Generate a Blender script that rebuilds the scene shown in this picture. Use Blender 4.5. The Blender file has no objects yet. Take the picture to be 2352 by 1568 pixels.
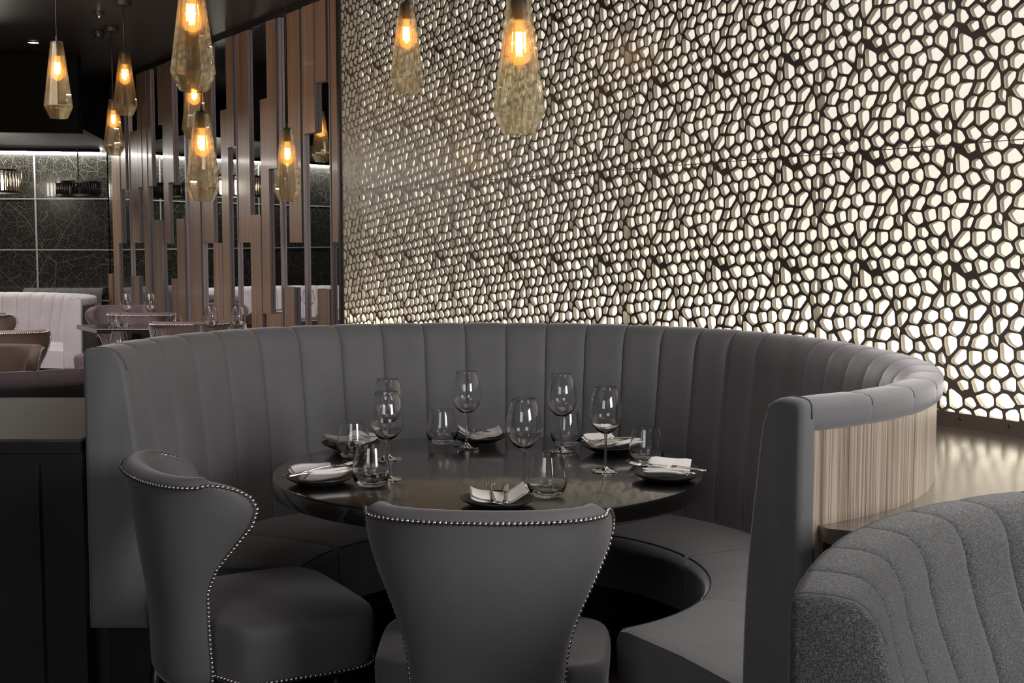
import bpy, math, random
import numpy as np
from mathutils import Vector, Matrix, noise

# ---------------------------------------------------------------- camera, light, exposure
sc = bpy.context.scene
COL = sc.collection
F_PX, PITCH, CAM_Z = 2930.0, 0.0821, 1.40
cd = bpy.data.cameras.new('camera'); cam = bpy.data.objects.new('camera', cd); COL.objects.link(cam)
cd.sensor_width = 36.0; cd.lens = F_PX / 2352.0 * 36.0; cd.clip_start = 0.05; cd.clip_end = 60
cam.location = (0, 0, CAM_Z); cam.rotation_euler = (math.pi / 2 - PITCH, 0, 0)
sc.camera = cam
sc.view_settings.view_transform = 'Standard'; sc.view_settings.look = 'None'
sc.view_settings.gamma = 1.0; sc.view_settings.exposure = 0.0
sc.view_settings.use_curve_mapping = False
cy = sc.cycles
cy.use_denoising = True; cy.max_bounces = 14; cy.transmission_bounces = 14; cy.transparent_max_bounces = 20
cy.glossy_bounces = 6; cy.diffuse_bounces = 4
cy.sample_clamp_indirect = 4.0; cy.blur_glossy = 0.3
cy.caustics_reflective = True; cy.caustics_refractive = True

w = bpy.data.worlds.new('world'); sc.world = w; w.use_nodes = True
w.node_tree.nodes['Background'].inputs[0].default_value = (0.75, 0.82, 1.0, 1)
w.node_tree.nodes['Background'].inputs[1].default_value = 0.05

def area(name, loc, target, size, power, color=(1, 1, 1), sy=None, spread=180):
    l = bpy.data.lights.new(name, 'AREA'); l.energy = power; l.color = color; l.size = size
    if sy: l.shape = 'RECTANGLE'; l.size_y = sy
    l.spread = math.radians(spread)
    o = bpy.data.objects.new(name, l); COL.objects.link(o); o.location = loc
    d = Vector(target) - Vector(loc); o.rotation_euler = d.to_track_quat('-Z', 'Y').to_euler()
    return o
area('soft_light_right', (3.4, -0.8, 2.35), (-0.5, 3.6, 0.7), 1.7, 205, (1.0, 0.985, 0.98), 1.7)  # large soft area light from the right, behind the camera
area('ceiling_glow_over_booth', (0.1, 3.2, 2.82), (0.0, 3.6, 0.7), 1.0, 6, (1.0, 0.95, 0.9), 1.0)
area('dining_room_light', (-4.0, 8.4, 2.8), (-4.0, 9.3, 0.0), 2.6, 90, (1.0, 0.95, 0.97), 3.0, 110)
area('added_wash_by_screen', (1.3, 2.9, 2.82), (1.22, 2.95, 0.7), 0.6, 11, (1.0, 0.96, 0.93), 0.6, 70)  # added wash that brightens the booth rim and ledge; no fitting there
area('area_light_low_booth', (-2.6, 4.6, 2.8), (-2.6, 5.8, 0.6), 0.6, 8, (1.0, 0.93, 0.88), 0.6)  # area light aimed down at the low booth
area('added_fill_behind', (-1.6, -1.4, 2.3), (0.2, 3.2, 0.8), 1.8, 38, (1.0, 0.97, 0.95), 1.4)  # soft fill added for the faces turned towards the camera
area('timber_fill', (-3.0, 6.5, 2.6), (-2.4, 10.0, 1.4), 1.2, 42, (1.0, 0.83, 0.68), 1.2)  # unseen fill, its warm colour stands in for hanging-lamp glow on the timbers

# ---------------------------------------------------------------- materials
def nt(name):
    m = bpy.data.materials.new(name); m.use_nodes = True
    t = m.node_tree; p = t.nodes['Principled BSDF']
    return m, t, p
def L(t, a, b): t.links.new(a, b)
def coords(t, scale=(1, 1, 1), kind='Object', rot=(0, 0, 0)):
    tc = t.nodes.new('ShaderNodeTexCoord'); mp = t.nodes.new('ShaderNodeMapping')
    mp.inputs['Scale'].default_value = scale; mp.inputs['Rotation'].default_value = rot
    L(t, tc.outputs[kind], mp.inputs['Vector']); return mp.outputs[0]
def noise_n(t, vec, scale, detail=4, rough=0.6, dist=0.0):
    n = t.nodes.new('ShaderNodeTexNoise'); n.inputs['Scale'].default_value = scale
    n.inputs['Detail'].default_value = detail; n.inputs['Roughness'].default_value = rough
    n.inputs['Distortion'].default_value = dist
    L(t, vec, n.inputs['Vector']); return n.outputs[0]
def ramp(t, fac, stops):
    r = t.nodes.new('ShaderNodeValToRGB'); e = r.color_ramp.elements
    e[0].position, e[0].color = stops[0][0], (*stops[0][1], 1)
    e[1].position, e[1].color = stops[-1][0], (*stops[-1][1], 1)
    for pos, c in stops[1:-1]:
        k = e.new(pos); k.color = (*c, 1)
    L(t, fac, r.inputs[0]); return r.outputs[0]
def bump(t, p, h, strength=0.3, dist=0.002):
    b = t.nodes.new('ShaderNodeBump'); b.inputs['Strength'].default_value = strength
    b.inputs['Distance'].default_value = dist
    L(t, h, b.inputs['Height']); L(t, b.outputs[0], p.inputs['Normal'])
def plain(name, c, rough=0.5, metal=0.0, spec=0.5, var=0.0, vscale=8, coat=0.0):
    m, t, p = nt(name)
    p.inputs['Roughness'].default_value = rough; p.inputs['Metallic'].default_value = metal
    p.inputs['Specular IOR Level'].default_value = spec; p.inputs['Coat Weight'].default_value = coat
    k = noise_n(t, coords(t), vscale, 3)
    a = tuple(x * (1 - var) for x in c); b = tuple(min(1, x * (1 + var)) for x in c)
    L(t, ramp(t, k, [(0.3, a), (0.7, b)]), p.inputs['Base Color'])
    return m
def fabric(name, c, rough=0.8, sheen=0.25, scale=900, bs=0.25, var=0.06):
    m, t, p = nt(name)
    v = coords(t)
    big = noise_n(t, v, 5, 3); fine = noise_n(t, v, scale, 2)
    a = tuple(x * (1 - var) for x in c); b = tuple(min(1, x * (1 + var)) for x in c)
    L(t, ramp(t, big, [(0.35, a), (0.65, b)]), p.inputs['Base Color'])
    p.inputs['Roughness'].default_value = rough
    p.inputs['Specular IOR Level'].default_value = 0.25
    p.inputs['Sheen Weight'].default_value = sheen; p.inputs['Sheen Roughness'].default_value = 0.4
    p.inputs['Sheen Tint'].default_value = (0.95, 0.9, 0.95, 1)
    bump(t, p, fine, bs, 0.0006)
    return m
def tweed(name):
    m, t, p = nt(name)
    v1 = noise_n(t, coords(t, (1300, 1300, 200)), 1.0, 3, 0.7)
    v2 = noise_n(t, coords(t, (180, 180, 1300)), 1.0, 3, 0.7)
    mx = t.nodes.new('ShaderNodeMath'); mx.operation = 'ADD'; L(t, v1, mx.inputs[0]); L(t, v2, mx.inputs[1])
    hf = t.nodes.new('ShaderNodeMath'); hf.operation = 'MULTIPLY'; hf.inputs[1].default_value = 0.5; L(t, mx.outputs[0], hf.inputs[0])
    L(t, ramp(t, hf.outputs[0], [(0.38, (0.008, 0.008, 0.008)), (0.51, (0.048, 0.048, 0.049)), (0.66, (0.24, 0.24, 0.24))]), p.inputs['Base Color'])
    p.inputs['Roughness'].default_value = 0.95; p.inputs['Specular IOR Level'].default_value = 0.1
    p.inputs['Sheen Weight'].default_value = 0.2
    bump(t, p, mx.outputs[0], 0.5, 0.001)
    return m
def wood(name, stops, scale=(30, 30, 1.2), rough=0.5, coat=0.0, bs=0.15, rot=(0, 0, 0), broad=None, crough=0.1, lo=0.34, hi=0.68):
    m, t, p = nt(name)
    v = coords(t, scale, rot=rot)
    g = noise_n(t, v, 1.0, 6, 0.65, 0.4)
    g2 = noise_n(t, coords(t, tuple(s * 4 for s in scale[:2]) + (scale[2] * 2,), rot=rot), 1.0, 4, 0.7)
    ad = t.nodes.new('ShaderNodeMix'); ad.data_type = 'FLOAT'; ad.inputs[0].default_value = 0.4
    L(t, g, ad.inputs[2]); L(t, g2, ad.inputs[3])
    n = len(stops); c = ramp(t, ad.outputs[0], [(lo + (hi - lo) * i / (n - 1), s) for i, s in enumerate(stops)])
    L(t, c, p.inputs['Base Color'])
    p.inputs['Roughness'].default_value = rough; p.inputs['Coat Weight'].default_value = coat
    p.inputs['Coat Roughness'].default_value = crough
    bump(t, p, ad.outputs[0], bs, 0.002)
    return m
def emit(name, c, s):
    m = bpy.data.materials.new(name); m.use_nodes = True; t = m.node_tree
    t.nodes.remove(t.nodes['Principled BSDF']); e = t.nodes.new('ShaderNodeEmission')
    e.inputs[0].default_value = (*c, 1); e.inputs[1].default_value = s
    L(t, e.outputs[0], t.nodes['Material Output'].inputs[0]); return m
def glass(name, tint=(1, 1, 1), rough=0.0, clear=0.0, clear_tint=(1, 1, 1), bumpy=0.0):
    m = bpy.data.materials.new(name); m.use_nodes = True; t = m.node_tree
    t.nodes.remove(t.nodes['Principled BSDF']); g = t.nodes.new('ShaderNodeBsdfGlass')
    g.inputs['Color'].default_value = (*tint, 1); g.inputs['Roughness'].default_value = rough
    g.inputs['IOR'].default_value = 1.47
    out = t.nodes['Material Output']
    if bumpy:
        n = noise_n(t, coords(t, (45, 45, 8)), 1.0, 2)
        b = t.nodes.new('ShaderNodeBump'); b.inputs['Strength'].default_value = bumpy; b.inputs['Distance'].default_value = 0.002
        L(t, n, b.inputs['Height']); L(t, b.outputs[0], g.inputs['Normal'])
    if clear:
        tr = t.nodes.new('ShaderNodeBsdfTransparent'); tr.inputs[0].default_value = (*clear_tint, 1)
        mx = t.nodes.new('ShaderNodeMixShader'); mx.inputs[0].default_value = clear
        L(t, g.outputs[0], mx.inputs[1]); L(t, tr.outputs[0], mx.inputs[2]); L(t, mx.outputs[0], out.inputs[0])
    else: L(t, g.outputs[0], out.inputs[0])
    return m

M = {}
M['grey'] = fabric('charcoal_grey_faux_suede', (0.125, 0.123, 0.126), 0.7, 0.4)
M['grey_piping'] = fabric('dark_piping', (0.03, 0.03, 0.032), 0.8, 0.1)
M['seam_grey'] = fabric('seam_grey', (0.06, 0.06, 0.062), 0.8, 0.1)
M['chair_grey'] = fabric('grey_leatherette', (0.1, 0.097, 0.1), 0.6, 0.25, 420, 0.5)
M['mauve'] = fabric('mauve_leatherette', (0.13, 0.095, 0.1), 0.6, 0.25)
M['brown_leather'] = fabric('taupe_leatherette', (0.12, 0.085, 0.075), 0.6, 0.25)
M['lilac'] = fabric('pale_lilac_velvet', (0.56, 0.52, 0.55), 0.8, 0.2)
M['dark_lilac'] = fabric('dark_grey_velvet', (0.09, 0.085, 0.09), 0.8, 0.2)  # dark grey, for the lilac booth's outside and the bench
M['tweed'] = tweed('grey_tweed')
M['black'] = plain('black_lacquer', (0.008, 0.008, 0.008), 0.35, 0, 0.5, 0.2)
M['table'] = wood('espresso_table_wood', [(0.002, 0.002, 0.002), (0.005, 0.0042, 0.004), (0.013, 0.0095, 0.008)], (2.0, 70, 70), 0.3, 0.9, 0.35, crough=0.1)
M['ledge'] = wood('dark_ledge_wood', [(0.012, 0.008, 0.007), (0.035, 0.024, 0.019), (0.07, 0.048, 0.038)], (2.5, 60, 60), 0.3, 1.0, 0.3, rot=(0, 0, 0.5), crough=0.17)
M['oak'] = wood('limed_oak', [(0.022, 0.015, 0.011), (0.17, 0.128, 0.096), (0.36, 0.29, 0.225)], (95, 95, 0.8), 0.42, 0.3, 0.5, lo=0.36, hi=0.56, crough=0.25)
M['timber'] = wood('brown_timber', [(0.14, 0.078, 0.046), (0.23, 0.145, 0.098), (0.34, 0.235, 0.17)], (26, 26, 0.6), 0.4, 0.15, 0.1)
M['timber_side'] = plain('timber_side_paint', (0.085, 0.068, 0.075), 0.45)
M['post'] = plain('mauve_grey_metal', (0.2, 0.17, 0.18), 0.4, 0.2)
M['mirror'] = plain('mirror', (0.82, 0.84, 0.84), 0.005, 1.0)
M['screen'] = plain('dark_bronze_laminate', (0.072, 0.058, 0.05), 0.32, 0.0, 0.6, 0.15, coat=0.5)
M['screen_side'] = plain('beige_cut_edge', (0.44, 0.4, 0.33), 0.7)
m_, t_, p_ = nt('backlit_acrylic')
p_.inputs['Base Color'].default_value = (0.9, 0.86, 0.78, 1); p_.inputs['Roughness'].default_value = 0.6
p_.inputs['Emission Color'].default_value = (1.0, 0.945, 0.82, 1); p_.inputs['Emission Strength'].default_value = 0.74
M['backlight'] = m_
M['counter'] = wood('counter_wood', [(0.012, 0.008, 0.006), (0.03, 0.02, 0.015), (0.055, 0.038, 0.029)], (2.5, 60, 60), 0.5, 0.05, 0.4, rot=(0, 0, 0.5), crough=0.3)
M['led'] = emit('led_strip', (1.0, 0.97, 0.92), 95)
M['led_warm'] = emit('warm_led_strip', (1.0, 0.94, 0.8), 26)
M['down'] = emit('downlight', (1.0, 0.93, 0.85), 14)
M['ceiling'] = plain('dark_brown_ceiling', (0.03, 0.022, 0.018), 0.35, 0, 0.4)
M['soffit'] = plain('charcoal_soffit', (0.06, 0.055, 0.055), 0.5)
M['soffit_pale'] = plain('pale_soffit', (0.045, 0.042, 0.042), 0.6)
M['fascia'] = plain('matt_black_fascia', (0.005, 0.005, 0.005), 0.8, 0, 0.1)
M['floor'] = wood('dark_floor_boards', [(0.008, 0.006, 0.005), (0.02, 0.014, 0.011), (0.03, 0.022, 0.018)], (2, 30, 30), 0.4, 0.0)
M['glass'] = glass('clear_glass')
M['amber'] = glass('amber_glass', (1.0, 0.985, 0.915), 0.0, 0.42, (1.0, 0.98, 0.905), 0.05)
t_ = M['amber'].node_tree; mx_ = [n for n in t_.nodes if n.type == 'MIX_SHADER'][0]
df_ = t_.nodes.new('ShaderNodeBsdfTranslucent'); df_.inputs[0].default_value = (1.0, 0.86, 0.55, 1)
m2_ = t_.nodes.new('ShaderNodeMixShader'); m2_.inputs[0].default_value = 0.02; t_.links.new(mx_.outputs[0], m2_.inputs[1]); t_.links.new(df_.outputs[0], m2_.inputs[2])
t_.links.new(m2_.outputs[0], t_.nodes['Material Output'].inputs[0])
M['bulb'] = glass('bulb_glass', (1.0, 0.75, 0.45), 0.0, 0.8, (1.0, 0.7, 0.35))
M['filament'] = emit('filament', (1.0, 0.6, 0.25), 70)
t_ = M['bulb'].node_tree; mx_ = [n for n in t_.nodes if n.type == 'MIX_SHADER'][0]
em_ = t_.nodes.new('ShaderNodeEmission'); em_.inputs[0].default_value = (1.0, 0.5, 0.16, 1); em_.inputs[1].default_value = 0.55
ad_ = t_.nodes.new('ShaderNodeAddShader'); t_.links.new(mx_.outputs[0], ad_.inputs[0]); t_.links.new(em_.outputs[0], ad_.inputs[1])
t_.links.new(ad_.outputs[0], t_.nodes['Material Output'].inputs[0])
M['nail'] = plain('polished_nickel', (0.62, 0.57, 0.52), 0.22, 1.0)
M['ledge'].node_tree.nodes['Principled BSDF'].inputs['Coat IOR'].default_value = 2.7
M['table'].node_tree.nodes['Principled BSDF'].inputs['Coat IOR'].default_value = 1.95
M['screen'].node_tree.nodes['Principled BSDF'].inputs['Coat Roughness'].default_value = 0.22
M['steel'] = plain('polished_steel', (0.7, 0.69, 0.67), 0.16, 1.0)
M['plate'] = plain('black_stoneware', (0.018, 0.017, 0.015), 0.4, 0, 0.5)
M['linen'] = fabric('white_linen', (0.76, 0.72, 0.7), 0.9, 0.1, 1400, 0.3, 0.02)
M['cord'] = plain('black_cord', (0.01, 0.01, 0.01), 0.6)
M['metal_dark'] = plain('dark_metal', (0.04, 0.035, 0.033), 0.35, 0.6)
M['line'] = plain('pale_joint', (0.3, 0.3, 0.31), 0.4)
M['brass'] = plain('pale_brass', (0.5, 0.42, 0.28), 0.3, 1.0)

def leaf_mat():
    m, t, p = nt('leaf_vein_panel')
    v = coords(t)
    def vor(scale, thr, soft):
        n = t.nodes.new('ShaderNodeTexVoronoi'); n.feature = 'DISTANCE_TO_EDGE'; n.inputs['Scale'].default_value = scale
        dv = t.nodes.new('ShaderNodeVectorMath'); dv.operation = 'ADD'
        nn = t.nodes.new('ShaderNodeTexNoise'); nn.inputs['Scale'].default_value = scale * 0.7
        sb = t.nodes.new('ShaderNodeVectorMath'); sb.operation = 'SCALE'; sb.inputs['Scale'].default_value = 0.5 / scale
        L(t, v, nn.inputs['Vector']); L(t, nn.outputs['Color'], sb.inputs[0])
        L(t, v, dv.inputs[0]); L(t, sb.outputs[0], dv.inputs[1]); L(t, dv.outputs[0], n.inputs['Vector'])
        mr = t.nodes.new('ShaderNodeMapRange'); mr.inputs[1].default_value = thr; mr.inputs[2].default_value = thr + soft
        mr.inputs[3].default_value = 1; mr.inputs[4].default_value = 0
        L(t, n.outputs['Distance'], mr.inputs[0]); return mr.outputs[0]
    a, b, c = vor(62, 0.06, 0.12), vor(9, 0.004, 0.018), vor(1.3, 0.002, 0.003)
    sc1 = t.nodes.new('ShaderNodeMath'); sc1.operation = 'MULTIPLY'; sc1.inputs[1].default_value = 0.4; L(t, a, sc1.inputs[0])
    m1 = t.nodes.new('ShaderNodeMath'); m1.operation = 'MAXIMUM'; L(t, sc1.outputs[0], m1.inputs[0]); L(t, b, m1.inputs[1])
    m2 = t.nodes.new('ShaderNodeMath'); m2.operation = 'MAXIMUM'; L(t, m1.outputs[0], m2.inputs[0]); L(t, c, m2.inputs[1])
    L(t, ramp(t, m2.outputs[0], [(0.0, (0.004, 0.004, 0.004)), (1.0, (0.085, 0.08, 0.064))]), p.inputs['Base Color'])
    p.inputs['Roughness'].default_value = 0.25; p.inputs['Coat Weight'].default_value = 0.5; p.inputs['Coat Roughness'].default_value = 0.03
    return m
M['leaf'] = leaf_mat()

# ---------------------------------------------------------------- building helpers
def tag(o, label, cat, group=None):
    o['label'] = label; o['category'] = cat
    if group: o['group'] = group
    return o
def thing(name, label, cat, loc=(0, 0, 0), rotz=0.0, group=None):
    o = bpy.data.objects.new(name, None); COL.objects.link(o); o.empty_display_size = 0.05
    o.location = loc; o.rotation_euler = (0, 0, rotz); return tag(o, label, cat, group)
def mesh_obj(name, verts, faces, mat, parent=None, smooth=False, world=False, label=None, mats=None, midx=None, angle=None):
    me = bpy.data.meshes.new(name)
    V = [tuple(v) for v in verts]
    if world and parent is not None:
        px, py, pz = parent.location; V = [(a - px, b - py, c - pz) for a, b, c in V]
    me.from_pydata(V, [], [tuple(f) for f in faces])
    for mm in (mats or [mat]): me.materials.append(mm)
    if midx: me.polygons.foreach_set('material_index', midx)
    if smooth: me.polygons.foreach_set('use_smooth', [True] * len(me.polygons))
    me.update()
    if smooth and angle:
        try: me.set_sharp_from_angle(angle=math.radians(angle))
        except Exception: pass
    o = bpy.data.objects.new(name, me); COL.objects.link(o)
    if parent is not None: o.parent = parent
    if label: o['label'] = label
    return o
def struct(o): o['kind'] = 'structure'; return o
def fix_normals(o):
    import bmesh
    bm = bmesh.new(); bm.from_mesh(o.data); bmesh.ops.recalc_face_normals(bm, faces=bm.faces); bm.to_mesh(o.data); bm.free()
    return o
class MB:
    def __init__(s): s.v = []; s.f = []; s.m = []
    def add(s, v, f, m=0):
        n = len(s.v); s.v += [tuple(x) for x in v]; s.f += [tuple(i + n for i in q) for q in f]; s.m += [m] * len(f)
    def box(s, x0, x1, y0, y1, z0, z1, m=0):
        s.add([(x0, y0, z0), (x1, y0, z0), (x1, y1, z0), (x0, y1, z0), (x0, y0, z1), (x1, y0, z1), (x1, y1, z1), (x0, y1, z1)],
              [(0, 3, 2, 1), (4, 5, 6, 7), (0, 1, 5, 4), (1, 2, 6, 5), (2, 3, 7, 6), (3, 0, 4, 7)], m)
    def prism(s, poly, z0, z1, m=0):
        n = len(poly)
        s.add([(x, y, z0) for x, y in poly] + [(x, y, z1) for x, y in poly],
              [tuple(range(n))[::-1], tuple(range(n, 2 * n))] + [(i, (i + 1) % n, n + (i + 1) % n, n + i) for i in range(n)], m)
    def lathe(s, prof, n=40, c=(0, 0, 0), m=0, close=False):
        v = []; k = len(prof)
        for i in range(n):
            a = 2 * math.pi * i / n; ca, sa = math.cos(a), math.sin(a)
            v += [(c[0] + r * ca, c[1] + r * sa, c[2] + z) for r, z in prof]
        f = []
        for i in range(n):
            j = (i + 1) % n
            for q in range(k - 1 + (1 if close else 0)):
                q2 = (q + 1) % k
                f.append((i * k + q, j * k + q, j * k + q2, i * k + q2))
        s.add(v, f, m)
    def tube(s, pts, r, n=8, m=0, cap=True):
        pts = [Vector(p) for p in pts]; rr = r if isinstance(r, (list, tuple)) else [r] * len(pts)
        v = []; up = Vector((0, 0, 1))
        for i, p in enumerate(pts):
            d = (pts[min(i + 1, len(pts) - 1)] - pts[max(i - 1, 0)]).normalized()
            a = d.cross(up)
            if a.length < 1e-3: a = d.cross(Vector((1, 0, 0)))
            a.normalize(); b = d.cross(a)
            for k in range(n):
                t = 2 * math.pi * k / n; v.append(tuple(p + a * rr[i] * math.cos(t) + b * rr[i] * math.sin(t)))
        f = [(i * n + k, i * n + (k + 1) % n, (i + 1) * n + (k + 1) % n, (i + 1) * n + k) for i in range(len(pts) - 1) for k in range(n)]
        if cap: f += [tuple(range(n))[::-1], tuple((len(pts) - 1) * n + k for k in range(n))]
        s.add(v, f, m)
    def build(s, name, mat, parent=None, smooth=False, world=False, label=None, mats=None, angle=None, fix=False):
        o = mesh_obj(name, s.v, s.f, mat, parent, smooth, world, label, mats, s.m if mats else None, angle)
        if fix: fix_normals(o)
        return o
def copy_tree(o, parent=None):
    c = o.copy(); COL.objects.link(c)
    if parent is not None: c.parent = parent
    for ch in list(o.children): copy_tree(ch, c)
    return c
def subsurf(o, n=1):
    m = o.modifiers.new('sub', 'SUBSURF'); m.levels = n; m.render_levels = n; return o
def bevel(o, w=0.003, n=2):
    m = o.modifiers.new('bev', 'BEVEL'); m.width = w; m.segments = n; m.limit_method = 'ANGLE'; return o

# ---------------------------------------------------------------- the wall line of the screen: X = KW - SL*Y
KW, SL = 3.62, 0.606
LN = math.hypot(1, SL)
TX, TY = SL / LN, -1 / LN            # along the wall, towards the camera
NX, NY = 1 / LN, SL / LN             # out through the wall (away from the room)
def wp(s, z, d=0.0):                  # s = -Y*LN, d = depth behind the face
    y = -s / LN; x = KW - SL * y
    return (x + NX * d, y + NY * d, z)
def s_at(px, d=0.0):                  # position along the wall seen in the direction of photo column px
    m = (px - 1176) / F_PX
    k = KW + d * LN
    y = k / (m + SL)
    # point on plane offset by d -> its s
    return -(y - NY * d) * LN
CEIL = 2.87
LEDGE = 0.83

# ---------------------------------------------------------------- room shell
def box_obj(name, x0, x1, y0, y1, z0, z1, mat):
    b = MB(); b.box(x0, x1, y0, y1, z0, z1); return b.build(name, mat)
struct(box_obj('floor', -14, 5, -2, 14.5, -0.1, 0.0, M['floor']))
struct(box_obj('ceiling', -14, 5, 0.8, 14.5, CEIL, CEIL + 0.1, M['ceiling']))
YB = 12.5
struct(box_obj('wall_back', -14, -3.9, YB + 0.02, YB + 0.2, 0, CEIL, M['black']))
struct(box_obj('wall_left', -14.2, -14, -2, 14.5, 0, CEIL, M['ceiling']))
# wall behind the screen and the timbers
def slab(name, s0, s1, z0, z1, d0, d1, mat, parent=None, label=None):
    b = MB()
    v = [wp(s, z, d) for z in (z0, z1) for (s, d) in ((s0, d0), (s1, d0), (s1, d1), (s0, d1))]
    b.add(v, [(0, 1, 2, 3), (7, 6, 5, 4), (0, 4, 5, 1), (1, 5, 6, 2), (2, 6, 7, 3), (3, 7, 4, 0)])
    return b.build(name, mat, parent, world=parent is not None, label=label, fix=True)
S_L = s_at(787)                       # left end of the screen
S_R = -2.6
S_TL = s_at(244)
struct(slab('wall_right', S_TL - 0.9, S_R, 0, CEIL, 0.26, 0.4, M['black']))

# leaf-vein panels on the back wall: 1.2 m wide sheets, pale joints
TJ = [0.28, 0.775, 1.27, 1.765, 2.26]
xj = -4.64
lp = thing('leaf_vein_wall_panelling', 'glossy black wall panelling printed with pale leaf veins, at the far left', 'wall panel', (-7.0, YB, 0))
xs = [-12.4, -10.9, -9.35, -7.8, -6.22, xj, -3.93]
for i in range(len(xs) - 1):
    b = MB(); b.box(xs[i] + 0.006, xs[i + 1] - 0.006, YB - 0.01, YB + 0.018, 0.0, 2.24)
    b.build('printed_panel', M['leaf'], lp, world=True)
for x in xs[1:-1]:
    b = MB(); b.box(x - 0.008, x + 0.008, YB - 0.014, YB + 0.017, 0, 2.24); b.build('joint_strip', M['line'], lp, world=True)
for z in TJ[:-1]:
    b = MB(); b.box(-12.4, -3.93, YB - 0.0155, YB - 0.0105, z - 0.006, z + 0.006); b.build('joint_strip', M['line'], lp, world=True)

# dropped bulkhead above the panelling with an LED cove
b = MB()
bx0, bx1 = -12.4, -3.53
b.add([(bx0, 10.5, 2.36), (bx1, 10.5, 2.24), (bx1, 10.5, CEIL - .001), (bx0, 10.5, CEIL - .001),
       (bx0, 10.6, 2.36), (bx1, 10.6, 2.24), (bx1, 10.6, CEIL - .001), (bx0, 10.6, CEIL - .001)],
      [(0, 1, 2, 3), (7, 6, 5, 4), (0, 4, 5, 1), (1, 5, 6, 2), (3, 2, 6, 7), (0, 3, 7, 4)])
struct(b.build('trim_1', M['fascia'], fix=True))
b = MB(); n = 24
v = []; 
for i in range(n + 1):
    x = bx0 + (-3.75 - bx0) * i / n
    zf = 2.36 + (2.24 - 2.36) * (x - bx0) / (bx1 - bx0)
    v += [(x, 10.605, zf + 0.005), (x, 11.3, zf + 0.09), (x, 12.42, zf - 0.02), (x, 12.42, zf + 0.04), (x, 10.605, zf + 0.2)]
b.add(v, [(i * 5 + k, (i + 1) * 5 + k, (i + 1) * 5 + (k + 1) % 5, i * 5 + (k + 1) % 5) for i in range(n) for k in range(5)])
struct(b.build('trim_2', M['soffit_pale'], smooth=False, fix=True))
cv = thing('cove_light', 'long white LED strip washing down the leaf-vein panels', 'light', (-7.0, 12.4, 2.2))
b = MB()
zl = lambda x: 2.36 + (2.24 - 2.36) * (x - bx0) / (bx1 - bx0) - 0.03
v = []
for x in (bx0, -3.95):
    z = zl(x); v += [(x, 12.35, z - 0.018), (x, 12.38, z - 0.02), (x, 12.38, z - 0.008), (x, 12.35, z - 0.008)]
b.add(v, [(0, 4, 5, 1), (1, 5, 6, 2), (2, 6, 7, 3), (3, 7, 4, 0), (0, 1, 2, 3), (7, 6, 5, 4)])
b.build('light_strip', M['led'], cv, world=True, fix=True)
b = MB(); v = []
for x in (bx0, -3.95):
    z = zl(x); v += [(x, 12.33, z - 0.012), (x, 12.342, z - 0.012), (x, 12.342, z + 0.03), (x, 12.33, z + 0.03)]
b.add(v, [(0, 4, 5, 1), (1, 5, 6, 2), (2, 6, 7, 3), (3, 7, 4, 0), (0, 1, 2, 3), (7, 6, 5, 4)])
b.build('light_shield', M['fascia'], cv, world=True, fix=True)  # black lip added to keep the strip's light off the soffit

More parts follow.
